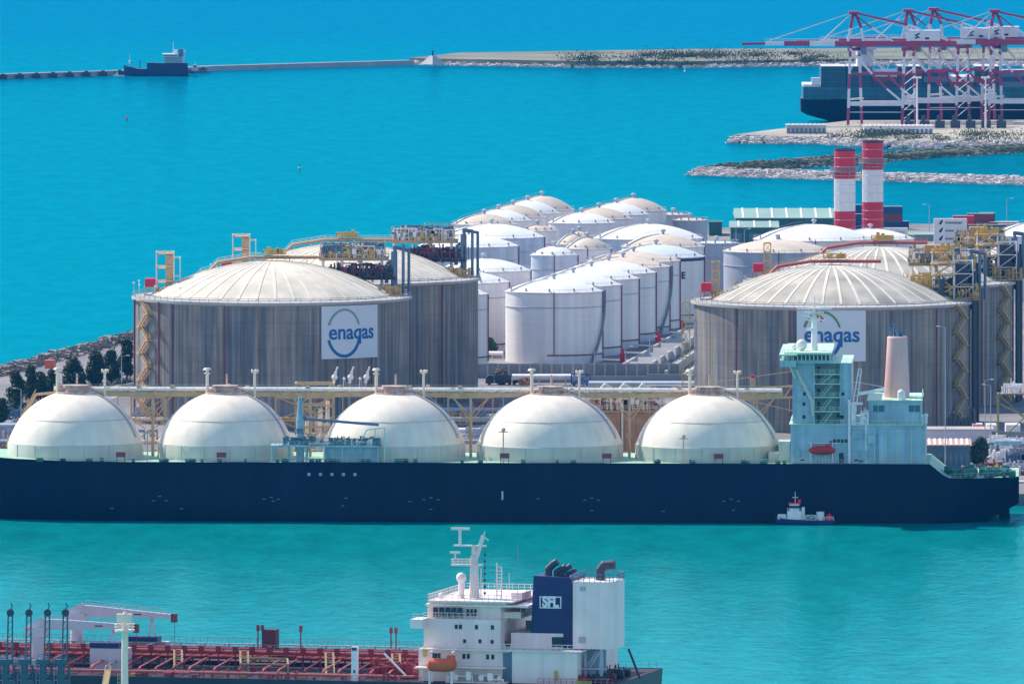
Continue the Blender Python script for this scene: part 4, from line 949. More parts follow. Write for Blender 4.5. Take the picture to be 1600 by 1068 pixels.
for px,py in [(713,978),(719.5,978),(744.5,978.5),(769.5,979),(726,1001),(750,1001),(769,1002),(791,1003)]: z=lz(px,py,5); BW(lx(px,5)-.3,lx(px,5)+.3,4.9,5.02,z-.45,z+.45)
for px,py in [(676,1023),(681,1023),(686,1023),(725,1024),(732,1024),(762,1025),(770,1025)]: z=lz(px,py,4); BW(lx(px,4)-.3,lx(px,4)+.3,3.9,4.02,z-.5,z+.5)
for px,py in [(826,975),(867,1001),(876,1001)]: z=lz(px,py,8); BW(lx(px,8)-.6,lx(px,8)+.6,7.9,8.02,z-1.1,z+.9)
dd = MB().box(lx(786,4),lx(803,4),3.85,4.05,DZ+.1,zA-.4); dd.build('dark_doorway', M_dsteel, sob)
dk = MB(); dk.rail([(lx(700,1.5),1.6,lz(740,1041,1.5)),(lx(785,1.5),1.6,lz(740,1041,1.5))],1.1,.1,1.2); dk.box(lx(698,1.5),lx(788,1.5),1.4,4,lz(740,1041,1.5)-.25,lz(740,1041,1.5)); dk.box(lx(648,1.5),lx(668,1.5),1,4,lz(655,1041,1.5)-.3,lz(655,1041,1.5)); dk.bar((lx(660,1.5),1.2,DZ),(lx(660,1.5),1.2,lz(655,1041,1.5)),.25)
process_gear(dk,lx(700,2),lx(790,2),1.2,3.8,DZ+.1,41,2,20); dk.build('side_gallery', wA, tk)
sg = MB(); z=lz(664,1017,3.9); sg.box(lx(661,3.9),lx(667,3.9),3.85,3.95,z-1,z+1); z=lz(868,1054,2.9); sg.box(lx(866,2.9),lx(872,2.9),2.85,2.95,z-1,z+1); sg.build('yellow_sign', M_yel, sob)
# main mast and aerials
x = lx(741,12); z0 = zR+.3
ms = MB().cyl((x,12,z0),(x,12,lz(745,868,12)),1.15,.75,n=12); zt = lz(745,866,12)
ms.box(x-4.6,x+1.5,11,13,zt-2.2,zt-1.9).rail([(x-4.6,11,zt-1.9),(x-1,11,zt-1.9),(x-1,13,zt-1.9),(x-4.6,13,zt-1.9)],1,.12,1,True)
ms.box(x-4.2,x+2.4,11.4,12.6,zt+1.7,zt+2).bar((x,12,zt-2),(x+1.8,12,zt+3.8),.7).bar((x+1.8,12,zt+3.5),(x+2.2,12,lz(755,830,12)),.22).bar((x,12,zt-1.5),(x,12,zt+2),.9)
ms.bar((x-3,12,zt+2),(x-3,12,zt+5),.5).box(x-4.8,x-1,11.7,12.3,zt+5,zt+5.5).box(x-5,x-3,11.6,12.4,zt+.2,zt+.6).bar((x-4,12,zt-.9),(x-4,12,zt+.4),.3)
ms.cyl((x+1.4,12,z0),(x+1.4,12,z0+6),.12,n=6).bar((x+1.5,12,zt+4),(x+3,12,zt+3),.2)
ms.build('radar_mast', mat('mast_paint',(.74,.68,.64),.5), tk)
ms = MB()
for i in range(7): ms.ball((x+2.2,12,z0+1+i*1.3),.3,6)
ms.bar((x+2.2,12,z0),(x+2.2,12,z0+10),.08); ms.build('signal_lamps', M_dark, tk)
ms = MB().cyl((x-2.2,10,z0),(x-2.2,10,z0+4),.6,n=10).ball((x-2.2,10,z0+4.2),1.1,12); ms.ball((lx(690,6),6,z0+.8),.7,10); ms.build('satellite_dome', wA, tk)
x2 = lx(780,12); m2 = MB().bar((x2-.5,12,z0),(x2-.5,12,z0+7.2),.22).bar((x2+.5,12,z0),(x2+.5,12,z0+6.4),.22)
for k in range(9): m2.bar((x2-.5,12,z0+.7+k*.7),(x2+.5,12,z0+.7+k*.7),.14)
m2.bar((x2+1.6,14,z0),(x2+1.6,14,z0+5),.1); m2.box(lx(795,10),lx(812,10),12,20,z0,z0+1.2); m2.build('ladder_mast', wA, tk)
an = MB()
for px,h in ((809,13),(722,3),(700,2.4),(823,5)): xx = lx(px,9); an.bar((xx,9,z0-2),(xx,9,z0-2+h),.08)
an.build('whip_aerial', M_steel, tk)
# funnel with house mark
zf0, zf1 = zA+.3, lz(860,902,8)
fa, fb = lx(831,8), lx(894,8)
fn = MB().add([(fa-.4,8,zf0),(fb+.2,8,zf0),(fb+.2,21,zf0),(fa-.4,21,zf0),(fa+.3,8.3,zf1+.4),(fb-.3,8.3,zf1),(fb-.3,20,zf1),(fa+.3,20,zf1+.4)],[(4,5,6,7),(0,1,5,4),(1,2,6,5),(2,3,7,6),(3,0,4,7)])
fno = fn.build('funnel', M_bfun, tk)
vs, fs = text_geo('SFL', 2.9, .03, .15); cx = (lx(843,8)+lx(877,8))/2; cz = lz(860,940,8)
kx = 3.6/max(v[0] for v in vs)*.5*.98
MB().add([(cx+v[0]*kx, 8.04+ (v[2]), cz+v[1]) for v in vs], fs).build('funnel_lettering', M_logow, fno, False)
fw, fh = 2.25, 1.2; mb = MB()
for a_,b_,c_,d_ in ((-fw,fw,fh-.2,fh),(-fw,fw,-fh,-fh+.2),(-fw,-fw+.2,-fh+.2,fh-.2),(fw-.2,fw,-fh+.2,fh-.2)): mb.box(cx+a_,cx+b_,7.96,8.3,cz+c_,cz+d_)
mb.build('funnel_lettering_frame', M_logow, fno)
ft = MB()
for px,h,r in ((857,2.6,.75),(870,1.6,.65),(878,1.8,.55),(886,1.0,.45)):
    xx = lx(px,12); ft.tube([(xx,12,zf1-.5),(xx,12,zf1+h*.6),(xx+1.1,12,zf1+h),(xx+1.9,12,zf1+h+.5)],r,10)
ft.build('exhaust_pipe', M_dark, fno)
# scrubber casing on legs
ca, cb_ = lx(895,6), lx(948,6); zc0, zc1 = lz(925,1013,6), lz(925,908,6)
poly = [(ca,6),(cb_-.2,6),(cb_+1.6,8.2),(cb_+1.6,15),(cb_-.2,17.5),(ca,17.5)]
co = MB().prism(poly, zc0, zc1).build('scrubber_casing', wA, tk)
MB().prism([(p[0],p[1]) for p in poly][::1], zc1-2.4, zc1-.01).v
cr_ = MB().rail([(p[0],p[1],zc1) for p in poly],1.5,.12,1.1,True); cr_.build('casing_railing', M_dsteel, co)
cg = MB().box(lx(906,6),lx(915,6),5.9,6.02,lz(910,922,6),lz(910,915,6)).box(lx(905,6),lx(914,6),5.5,6,lz(910,1003,6),lz(910,994,6)); cg.build('casing_grille', M_gwall, co)
xx = lx(938,11); MB().tube([(xx,11,zc1-.5),(xx,11,zc1+2.0),(xx+.8,11,zc1+3.0),(xx+3,11,zc1+3.2)],.95,14).build('gooseneck_exhaust', M_dark, co)
lg = MB()
for px,ly_ in ((915,7),(940,7),(945,13),(925,15),(905,15)): q = lx(px,ly_); lg.bar((q,ly_,DZ),(q,ly_,zc0),.5); lg.bar((q,ly_,zc0-.2),(q-2.5,ly_,zc0-4),.3)
lg.bar((ca,6.3,zc0-4),(cb_,6.3,zc0-4),.3); lg.build('casing_leg', M_gwall, tk)
random.seed(3)
for i in range(44):
    du = MB()
    q = random.uniform(lx(900,8),xs-3); y = random.uniform(3,26); h = random.uniform(.8,3.2); du.box(q-random.uniform(.3,1),q+random.uniform(.3,1),y,y+1,DZ,DZ+h*.6); du.cyl((q,y,DZ+.8),(q+1.2,y,DZ+.8),.6,n=8); du.bar((q,y,DZ),(q+random.uniform(-.5,.5),y,DZ+h),.2); du.build('stern_winch', M_dark if i%4 else M_pipred, tk)
q = lx(1000,20); MB().bar((q,20,DZ),(q-2.4,20,DZ+6),.4).build('stern_davit', M_dark, tk)
for i in range(9): q = random.uniform(lx(905,4),xs-5); MB().box(q-.4,q+.4,1.5,2.3,DZ,DZ+.9).build('stern_marking', M_yel, tk)
du = MB(); q = lx(900,8); du.bar((q,8,DZ),(lx(935,8),8,zc0-.5),.9,.6); du.box(lx(897,8),lx(935,8),9,15,DZ,DZ+6.5); du.build('stern_house', M_gwall, tk)
# free-hanging lifeboat
L0, L1 = lx(667,-.5), lx(712,-.5); zl = lz(690,1038,-.5); lb = MB(); n = 12; vs=[]
prof = [(L0,.5,0),(L0+.5,1.1,0),(L1-2.2,1.2,0),(L1-1.6,1.25,.15),(L1-.4,1.15,.2),(L1,.6,.2)]
for x,r,dz in prof:
    for i in range(n): a=2*pi*i/n; vs.append((x,-.2+r*1.05*cos(a),zl+dz+r*1.15*sin(a)))
lb.add(vs,[(n*j+i,n*j+(i+1)%n,n*j+n+(i+1)%n,n*j+n+i) for j in range(5) for i in range(n)]+[tuple(range(n))[::-1],tuple(range(5*n,6*n))]); lb.box(L1-1.8,L1-.3,-.8,.4,zl+1,zl+2.0); lb.sm=True
lb.build('lifeboat', M_oran, tk)
dv = MB()
for q in (L0+.6,L1-.8): dv.bar((q,1.6,DZ),(q,.8,zl+2.6),.35).bar((q,1.8,zl+2.6),(q,-.4,zl+2.5),.3).bar((q,-.6,DZ-1),(q,-.6,zl-1.2),.4)
dv.build('lifeboat_davit', wA, tk)
# tall white post with black top
q = lx(554.5,1.5); po = MB().box(q-.65,q+.65,1,2,DZ-1,lz(554,1009,1.5)); po.build('draught_post', M_wh, tk)
MB().box(q-.5,q+.5,.94,1.0,lz(554,1015,1.5),lz(554,1010.5,1.5)).box(q-.2,q+.2,.94,1,lz(554,1050,1.5),lz(554,1045,1.5)).build('post_marking', M_dark, tk)
q = lx(600,4); MB().bar((q,4,DZ+5.4),(lx(634,4),4,DZ+1),.5,.3).build('accommodation_ladder', M_wh, tk)
# two hose cranes stowed fore-and-aft
def hose_crane(px0, px1, pyb, pyt, ly_, ped, seed):
    o = MB(); a = lx(px0,ly_); b_ = lx(px1,ly_); zt0 = lz(px0,pyb,ly_); zt1 = lz(px1,pyt,ly_); p = lx(ped,ly_)
    o.cyl((p,ly_,DZ),(p,ly_,zt0-2.2),1.35,n=16); o.box(p-2,p+2,ly_-1.3,ly_+1.3,zt0-2.6,zt0-.6)
    o.bar((p-2.5,ly_,zt0-1.4),(p+1.5,ly_,zt0+.9),1.3,1.6)
    po_ = o.build('crane_pedestal', M_lilac, tk)
    o = MB(); vs = []
    for x, z, h in ((p+.5,zt0,1.15),(p+(b_-p)*.3,zt0+(zt1-zt0)*.3,1.05),(b_,zt1,.42)):
        for dy,dz in ((-.5,-h),(.5,-h),(.5,h),(-.5,h)): vs.append((x,ly_+dy,z+dz))
    o.add(vs,[(0,3,2,1),(8,9,10,11)]+[(4*j+i,4*j+(i+1)%4,4*j+4+(i+1)%4,4*j+4+i) for j in range(2) for i in range(4)])
    o.rail([(p+2,ly_-.5,zt0+1.1),(b_-1,ly_-.5,zt1+.5)],1.0,.1,1.5)
    o.build('crane_boom', M_lilac, po_)
    MB().box(b_-.3,b_+.9,ly_-.5,ly_+.5,zt1-1.2,zt1+.6).bar((b_+.4,ly_,zt1-1),(b_+.4,ly_,DZ+2),.08).build('crane_hook', M_rust, po_)
    MB().box(p+(b_-p)*.6,p+(b_-p)*.68,ly_-.56,ly_-.49,zt0*.36+zt1*.64-.12,zt0*.36+zt1*.64+.14).build('crane_marking', M_dark, po_)
    r_ = lx(px0+(px1-px0)*.78,ly_); MB().bar((r_-.7,ly_,DZ+5),(r_,ly_,zt0*.2+zt1*.8-.6),.35).bar((r_+.9,ly_,DZ+5),(r_+.2,ly_,zt0*.2+zt1*.8-.6),.35).box(r_-4.5,r_+3.2,ly_-1.5,ly_+3,DZ,DZ+4.4).build('boom_rest', M_lilac, po_)
    MB().box(r_-4.55,r_+1.6,ly_-1.55,ly_+2,DZ+4.42,DZ+5.5).build('cover_tarpaulin', M_bfun, po_)
    return po_
hose_crane(120,270,952,962,33,120,1)
hose_crane(58,210,974,978,16,58,2)
# jetty in the very foreground: hidden below the frame except what rises from it
JY = 2412
jt = MB().box(X_(-60,JY),X_(235,JY),JY-12,JY+3,5.0,6.2)
for i in range(7):
    for y in (JY-10,JY+1): x = X_(-50+i*46,JY); jt.cyl((x,y,-8),(x,y,5),.7,n=10)
tag(jt.build('jetty_deck', M_concl), 'concrete jetty deck in the foreground carrying the dark loading arms', 'jetty')
def arm(px, label):
    x = X_(px, JY); t = T('marine_loading_arm', label, 'loading arm', (x,JY,6.2), 0, 'dark teal loading arms'); zt = Z_(953,JY)-6.2; zb = Z_(1030,JY)-6.2
    MB().cyl((-1,0,0),(-1,0,zb),.75,n=12).box(-2.1,.2,-.8,.8,zb-.8,zb+.2).box(-1.9,.1,-.9,.9,zb-3.4,zb-2.6).build('base_riser', M_armb, t)
    b2 = MB().tube([(-.75,0,zb),(-.5,0,zt)],.16,8).tube([(.25,.2,zb-1),(.3,.2,zt)],.16,8)
    for k in range(7): z = zb+(zt-zb)*k/7; b2.bar((-.7,0,z),(.3,.2,z+1.1),.1)
    b2.build('inboard_arm', M_armb, t)
    MB().cyl((-.1,-.3,zt-.4),(-.1,.4,zt-.4),.75,n=14).tube([(-.1,0,zt+.2),(.3,0,zt+.9),(0,0,zt+1.5)],.12,6).build('apex_sheave', M_dark, t)
    MB().rail([(-2,-.9,zb+.2),(.2,-.9,zb+.2)],1,.1,1).truss(-2.4,-1.6,-.6,.6,0,zb,4,.14).build('service_platform', M_dsteel, t)
    MB().box(-1.2,.9,-.5,.6,zb-5.5,zb-4).cyl((.6,0,0),(.6,0,zb-1),.3,n=8).build('counterweight', M_armb, t)
arm(17,'dark loading arm, first from the left edge'); arm(46,'dark loading arm, second from the left edge'); arm(75,'dark loading arm, third from the left edge'); arm(103,'dark loading arm, nearest the white lighting tower')
x = X_(195,2405); t = T('lighting_tower','cream lattice-sided lighting tower rising in front of the tanker deck','lighting tower',(x,2405,6.2)); zt = Z_(980,2405)-6.2
MB().cyl((0,0,0),(0,0,zt),.8,.62,n=14).build('column', M_cream, t)
ll = MB().bar((-1.4,0,0),(-1.4,0,zt-4),.1).bar((-.9,-.3,0),(-.9,-.3,zt-4),.1)
for k in range(22): z = .8+k*(zt-5)/22; ll.bar((-1.4,0,z),(-.9,-.2,z),.12)
ll.build('ladder', M_concl, t)
hd = MB().cyl((0,0,zt-.6),(0,0,zt-.3),2.0,n=14).rail([(cos(i*pi/5)*2,sin(i*pi/5)*2,zt-.3) for i in range(10)],1.1,.12,1,True).cyl((0,0,zt),(0,0,zt+3.2),.35,n=8).box(-1.6,1.4,-.6,.6,zt+1.2,zt+2.8)
hd.build('lamp_head', M_cream, t)
MB().rail([(cos(i*pi/5)*1.8,sin(i*pi/5)*1.8,6) for i in range(10)],1.1,.12,1,True).cyl((0,0,5.7),(0,0,6),2,n=12).build('platform', M_cream, t)
t = T('gangway','tan gangway rising from the jetty between the arms and the tower','gangway',(X_(163,2412),2412,6.2))
g2 = MB().bar((-1.2,-2,3),(.6,6,Z_(1046,2418)-6.2),1.1,.2).bar((-1.7,-2,4),(.1,6,Z_(1046,2418)-5.2),.12).bar((-.7,-2,4),(1.1,6,Z_(1046,2418)-5.2),.12).bar((-1.2,-2,0),(-1.2,-2,3),.5)
g2.build('walkway', mat('pale_gold',(.72,.52,.25),.5), t)
MB().bar((.6,6,Z_(1046,2418)-6.2),(1.2,7,Z_(1022,2419)-6.2),.2).bar((1.4,6,Z_(1046,2418)-6.2),(2.0,7,Z_(1022,2419)-6.2),.2).build('upper_frame', M_steel, t)
struct(MB().bar((X_(300,2436),2436,7.8),(X_(372,2424),2424,7.4),1.3,.4).build('catwalk_path', M_concl))

# ================================================================== JETTY OF THE GAS TERMINAL (behind the carrier)
t = T('jetty_platform','tan loading platform between the fourth and fifth ship domes','jetty',(X_(978,3200),3200,3))
pb = MB().box(-9,9,-5,5,20.2,20.9)
for x in (-6,-2,2,6):
    for y in (-4.5,4.5): pb.bar((x,y,-8),(x,y,20.2),.7)
pb.box(-8,8,-4.4,4.4,10,20.1); pb.build('platform', M_umb, t)
pg = MB(); process_gear(pg,-12,10,-4,4,20.9,91,6.0,150); pg.build('platform_pipework', M_cream, t)
pg = MB(); process_gear(pg,-12,10,-4,4,20.9,92,6,90); pg.build('brown_pipework', M_umb, t)
pg = MB(); process_gear(pg,-8,8,-4,4,20.9,93,4,30); pg.build('red_pipework', M_rust, t)
pg = MB()
for x in (-6.5,-1.5,3.4): pg.tube([(x,-3,20.9),(x,-3,26.5),(x+1,-3,27.6),(x+2.6,-3,26.6),(x+2.6,-3,20.9)],.42,10)
pg.rail([(-9,-5,20.9),(9,-5,20.9)],1.2,.12,1.4); pg.bar((-1,-5,3),(-1,-5,23),.5); pg.build('loading_arm', M_cream, t)
MB().truss(-16,-7,-4,4,14,22,2,.3).build('side_truss', M_tan, t); MB().truss(7,20,-4,4,14,22,2,.3).build('side_truss', M_tan, t)
t = T('jetty_pipe_tower','tan pipe tower behind the ship crane between second and third domes','pipe tower',(X_(492,3195),3195,3))
pb = MB().truss(-5,5,-4,4,0,28,5,.4); pb.build('tower_frame', M_tan, t)
pb = MB()
for x in (-3.5,-2,1.5,3.4): pb.cyl((x,-2,0),(x,-2,20+x),.55,n=10)
for x in (1.2,3.4): pb.cyl((x,-4,8),(x,-4,14),.9,n=12).ball((x,-4,14),.9,10)
process_gear(pb,-5,5,-4,4,12,17,7,50); pb.build('riser_pipe', M_cream, t)
for i,px in enumerate((521,546,571)):
    x = X_(px,3210); t = T('raised_loading_arm', 'white-tipped loading arm above the pipes, %s of three' % ['leftmost','middle','rightmost'][i], 'loading arm', (x,3210,3), 0, 'white-tipped loading arms')
    z = Z_(604,3210)-3; MB().bar((0,0,0),(0,0,z+2),.5).bar((-1,0,z-1),(-1,0,z+1.5),.3).build('riser', M_steel if i else M_yel, t)
    MB().bar((0,0,z+1),(.6,0,z+4),.8).bar((.6,0,z+4),(1.1,0,z+5.4),.5).ball((.3,0,z+2.6),.85,8).bar((2.4,0,z-1),(2.8,0,z+2.2),.25).ball((2.8,0,z+2.2),.4,6).build('arm_head', M_wh, t)
for i,(a_,b_) in enumerate(((205,258),(430,520),(700,770),(925,1035))):
    Y = 3198; x0_, x1_ = X_(a_,Y), X_(b_,Y); t = T('jetty_rack','tan jetty pipe rack seen in the gap %s' % ['between first and second domes','between second and third domes','between third and fourth domes','between fourth and fifth domes'][i],'pipe rack',(x0_,Y,3),0,'jetty pipe racks'); L = x1_-x0_
    MB().truss(0,L,0,5,0,24,4,.36,i!=2).build('frame', M_tan, t)
    q = MB()
    for zz in (6,12,18,24): q.cyl((-.5,.5,zz+.5),(L+.5,.5,zz+.5),.38,n=8).cyl((-.5,2,zz+.5),(L+.5,2,zz+.5),.3,n=8)
    process_gear(q,.5,L-.5,.5,4.5,24,700+i,2.6,36); q.build('rack_pipework', [M_cream,M_tan,M_gwall,M_umb][i], t)
t = T('jetty_truss_bridge','tan truss gangway from the fifth dome to the ship tower','bridge',(X_(1190,3192),3192,3))
b2 = MB(); a = -8; 
for dy in (0,2.5):
    b2.bar((-22,dy,25.2),(10,dy,27.5),.35).bar((-22,dy,23),(10,dy,24.5),.35)
    for k in range(9): x = -22+k*4; b2.bar((x,dy,23+k*.19),(x+2,dy,25.3+k*.28),.2).bar((x+2,dy,25.3+k*.28),(x+4,dy,23.2+k*.19),.2)
b2.bar((-22,1,27),(10,1,31.5),.18).bar((-12,1,25.5),(10,1,20.5),.25)
b2.build('truss', M_tan, t)
b2 = MB().bar((-14,0,0),(-14,0,24),.5).bar((-2,0,0),(-2,0,24),.5).bar((-14,0,14),(-8,0,23),.3).bar((-2,0,14),(-8,0,23),.3).box(-3,-1.6,-.6,.6,27,29.5); b2.build('support', M_tan, t)
MB().box(-2.8,-1.8,-.5,.5,28,30.4).build('red_beacon', M_red, t)
# ================================================================== TERMINAL GROUND
random.seed(12)
def wall(px0,px1,py,h,label,thick=.5,m=M_concg,z=3,posts=0,py1=None):
    Y = D_(py,z); Y1 = D_(py1,z) if py1 else Y; a = Vector((X_(px0,Y),Y,z)); b_ = Vector((X_(px1,Y1),Y1,z)); w = MB()
    d = (b_-a).normalized(); nn = Vector((-d.y,d.x,0))*thick/2
    w.prism([(a-nn).to_2d()[:],(b_-nn).to_2d()[:],(b_+nn).to_2d()[:],(a+nn).to_2d()[:]],z-.5,z+h)
    o = tag(w.build('bund_wall', m), label, 'wall')
    if posts:
        for i in range(posts): q = a.lerp(b_,i/(posts-1)); MB().box(q.x-.35,q.x+.35,q.y-.9,q.y-.3,z,z+h+.1).build('buttress', M_concl, o)
    return o
wall(745,1062,590,4.4,'long grey bund wall with pale buttresses below the front white tanks',posts=20)
wall(800,1010,597,2.0,'lower plain bund wall in front of the buttressed one',m=M_concg)
wall(1010,1180,597,2.6,'bund wall running right towards the yellow stair tower')
for i,(a_,b_,c_,d_) in enumerate(((1000,590,1090,533),(1040,592,1098,552),(1075,594,1100,572),(968,584,1075,521))):
    wall(a_,c_,b_,2.6,'pale diagonal bund wall right of the white tank row, %s' % ['middle one','second from front','nearest the tower','beside the tanks'][i],m=M_concl,thick=.8,py1=d_)
for i in range(9):
    px,py = 1000+i*12, 583-i*7.4; Y = D_(py,3); x = X_(px,Y)
    tag(MB().add([(x-3,Y,3),(x+4,Y,3),(x+4,Y+7,3),(x-3,Y+7,3),(x-3,Y+5,6.4),(x+4,Y+5,6.4)],[(0,1,5,4),(3,2,5,4),(0,4,3),(1,2,5)]).build('concrete_ramp', M_concl), 'sloping concrete block %s in the line beside the white tank row' % ['nearest','second','third','fourth','fifth','sixth','seventh','eighth','farthest'][i], 'ramp', 'sloping blocks')
for i,(px,py) in enumerate(((973,566),(1028,538),(1066,520))):
    Y = D_(py,3); x = X_(px,Y); o = MB().box(x-.9,x+.9,Y-.9,Y+.9,3,6).cyl((x,Y,6),(x,Y,7.2),.5,n=8); tag(o.build('hydrant_cabinet', M_red), 'small red cabinet %s the white tank row' % ['beside the front of','halfway along','at the far end of'][i], 'cabinet')
def pipe_run(px0,px1,py,z,r,n,m,label):
    Y = D_(py,z); b2 = MB()
    for i in range(n): b2.cyl((X_(px0,Y),Y+i*r*3,z),(X_(px1,Y),Y+i*r*3,z),r,n=8)
    k = int((px1-px0)/22)+1
    for i in range(k+1): x = X_(px0+(px1-px0)*i/k,Y); b2.bar((x,Y,3),(x,Y,z),.3).bar((x,Y+n*r*3,3),(x,Y+n*r*3,z),.3).bar((x,Y,z-r),(x,Y+n*r*3,z-r),.3)
    return tag(b2.build('pipe_rack', m), label, 'pipes')
pipe_run(800,905,589,5.5,.8,3,M_wh,'white overhead pipes left of the blue trailer')
pipe_run(920,1100,600,4.8,.8,3,M_bwall,'pale blue pipes running in front of the lower bund wall')
pipe_run(752,786,552,4.4,.6,3,M_wh,'short white pipes by the bush between two white tanks')
pipe_run(1012,1095,604,5.0,.5,4,M_steel,'grey pipes before the sloping pale roof')
pipe_run(-60,60,665,9,.6,4,M_gwall,'grey-blue pipes left of the first ship dome')
pipe_run(-60,40,690,6,.5,4,M_steel,'lower grey pipes left of the first ship dome')
pipe_run(205,245,672,6,.4,5,M_steel,'grey pipes in the gap between first and second domes')
pipe_run(690,800,640,7,.5,4,M_gwall,'blue-grey pipes in the gap between third and fourth domes')
pipe_run(1180,1240,650,6,.4,4,M_tan,'tan pipes just left of the ship tower')
pipe_run(690,800,672,4.5,.6,3,M_wh,'white pipes low in the gap between third and fourth domes')
struct(MB().prism([GP(1060,608,3.01),GP(1190,608,3.01),GP(1200,596,3.01),GP(1085,592,3.01)],3.0,3.06).build('apron', M_concl))
struct(MB().prism([GP(-150,665,3.01),GP(60,640,3.01),GP(215,594,3.01),GP(230,600,3.01),GP(90,660,3.01),GP(-150,700,3.01)],3.0,3.07).build('shore_road', M_concg))
o = wall(150,212,590,1.3,'white picket barrier at the foot of the shore trees',m=M_wh,py1=583)
# shed roof behind dome 3/4 gap
def shed(px0,px1,py,dep,h,rise,label,wm,rm,name='warehouse',cat='warehouse',bays=0):
    Y = D_(py,3); x0,x1 = X_(px0,Y),X_(px1,Y); t = T(name,label,cat,(x0,Y,3)); L = x1-x0
    MB().box(0,L,0,dep,0,h).build('wall', wm, t)
    MB().add([(-.4,-.5,h),(L+.4,-.5,h),(L+.4,dep+.5,h),(-.4,dep+.5,h),(-.4,dep/2,h+rise),(L+.4,dep/2,h+rise),(-.4,-.5,h+.25),(L+.4,-.5,h+.25)],[(0,1,7,6),(6,7,5,4),(3,2,5,4),(0,6,4,3),(1,2,5,7),(0,3,2,1)]).build('roof', rm, t)
    if bays:
        for i in range(bays):
            x = L*(i+.5)/bays; MB().box(x-.35*L/bays,x+.2*L/bays,-.08,.02,0,h*.62).build('door', M_dsteel, t)
            MB().bar((x,-.4,h+.32),(x,dep/2,h+rise+.1),.7,.12).build('skylight', M_wh, t)
    return t
shed(1440,1516,728,9,5.6,1.6,'long shed with salmon ribbed roof right of the ship casing',mat('shed_wall_blue',(.08,.16,.22),.6),M_terr,bays=9,name='shed',cat='shed')
shed(1448,1550,690,7,3.4,.8,'low pale building behind the salmon roofed shed',M_lilac,M_concl,name='shed',cat='shed')
shed(1150,1310,372,42,7.5,3.0,'long dark green warehouse with pale green roof left of the chimneys',M_shgr,M_shrf,bays=7)
shed(1142,1216,378,18,5.4,2.2,'smaller dark green warehouse in front of the long one',M_shgr,M_shrf,bays=3)
shed(1108,1128,368,20,5,.6,'dark teal box building left of the warehouses',M_shgr,M_shgr,name='building',cat='building')
shed(1395,1470,376,10,2.2,1.0,'low grey-green roofed shed behind the right pipe bridges',M_concg,M_shrf,name='shed',cat='shed')
# shore trees
def tree(px,pyb,h,w,label,seed,m=M_leaf,flat=.5,name='pine_tree',group='dark trees along the left shore'):
    x,y = GP(px,pyb,3); t = T(name,label,'tree',(x,y,3),0,group); rnd = random.Random(seed)
    tb = MB().cyl((0,0,-.2),(.1,.1,h*.3),.34,.26,n=8).cyl((.1,.1,h*.3),(0,.2,h*.85),.26,.06,n=8)
    for k in range(6): a=rnd.uniform(0,6.28); z=h*rnd.uniform(.3,.7); tb.cyl((.1,.1,z),(cos(a)*w*.33,sin(a)*w*.33,z+h*.14),.12,.03,n=5)
    tb.build('trunk', M_trunk, t)
    cr_ = MB(); blobs = []
    for k in range(26):
        z = .22+.74*(k+rnd.random())/26; rad = w*.72*min(1,(z-.08)*2.6)*min(1,(1.08-z)*1.7); a = rnd.uniform(0,6.28); q = rnd.uniform(0,.62)
        blobs.append((cos(a)*rad*q, sin(a)*rad*q, h*z, w*rnd.uniform(.14,.30)))
    for (bx_,by,bz,br_) in blobs:
        for k in range(230):
            u = Vector((rnd.gauss(0,1),rnd.gauss(0,1),rnd.gauss(0,1))).normalized()*br_*rnd.uniform(.45,1.1); u.z *= 1.1
            c = Vector((bx_,by,bz))+u; s = rnd.uniform(.16,.38); p = Vector((rnd.uniform(-1,1),rnd.uniform(-1,1),rnd.uniform(-1,1))).normalized()*s; q = p.cross(u.normalized())
            if q.length < .02: q = Vector((s,0,0))
            q = q.normalized()*s; cr_.add([c-p-q*.6,c+p-q*.6,c+p*.6+q,c-p*.6+q],[(0,1,2,3)])
    cr_.build('crown', m, t)
    return t
for i,(px,pyb,h,w,lab) in enumerate(((2,662,7,5,'dark tree cut by the left edge of the view'),(25,655,13.5,6.2,'tall dark tree, first full one from the left'),(49,638,12,5.0,'slim dark tree, second full one from the left'),(63,632,9,5.5,'low rounded tree beside the slim one'),
    (80,625,8.6,5,'low dark tree behind the first dome turret'),(114,613,9.5,7,'broad dark tree between turret and vent post'),(127,616,6,4,'small dark tree beside the broad one'),(149,612,11.5,6.4,'dark tree left of the ship vent post'),(174,600,9.6,6.4,'dark tree with visible trunk right of the ship vent post'),(198,594,12.4,6.0,'tallest dark tree touching the concrete tank'))):
    tree(px,pyb,h,w,lab,100+i)
tree(765,556,4.8,5,'green bush between two white tanks',131,M_scrub,name='bush',group=None)
tree(1531,724,6.2,6,'grey-green tree right of the salmon roofed shed',132,M_scrub,name='tree',group=None)
tree(1467,734,2.6,4,'yellowish shrub at the near end of the salmon shed',133,mat('yellow_foliage',(.14,.13,.03),.8,var=.3),name='bush',group=None)
tree(820,602,1.6,4,'rusty brown shrub behind the dome pipes',134,M_umb,name='bush',group=None)
tree(782,600,4.2,5,'brown bush beside the dark truck',135,M_rock2,name='bush',group=None)
for i,(a_,b_,c_,d_,h) in enumerate(((-60,60,676,668,1.6),(-40,215,648,602,1.2),(20,150,664,640,1.8))):
    wall(a_,b_,c_,h,'low pale wall on the left shore ground, %s' % ['nearest the ship','running under the trees','behind the first dome'][i],m=M_concl,thick=.4,py1=d_)
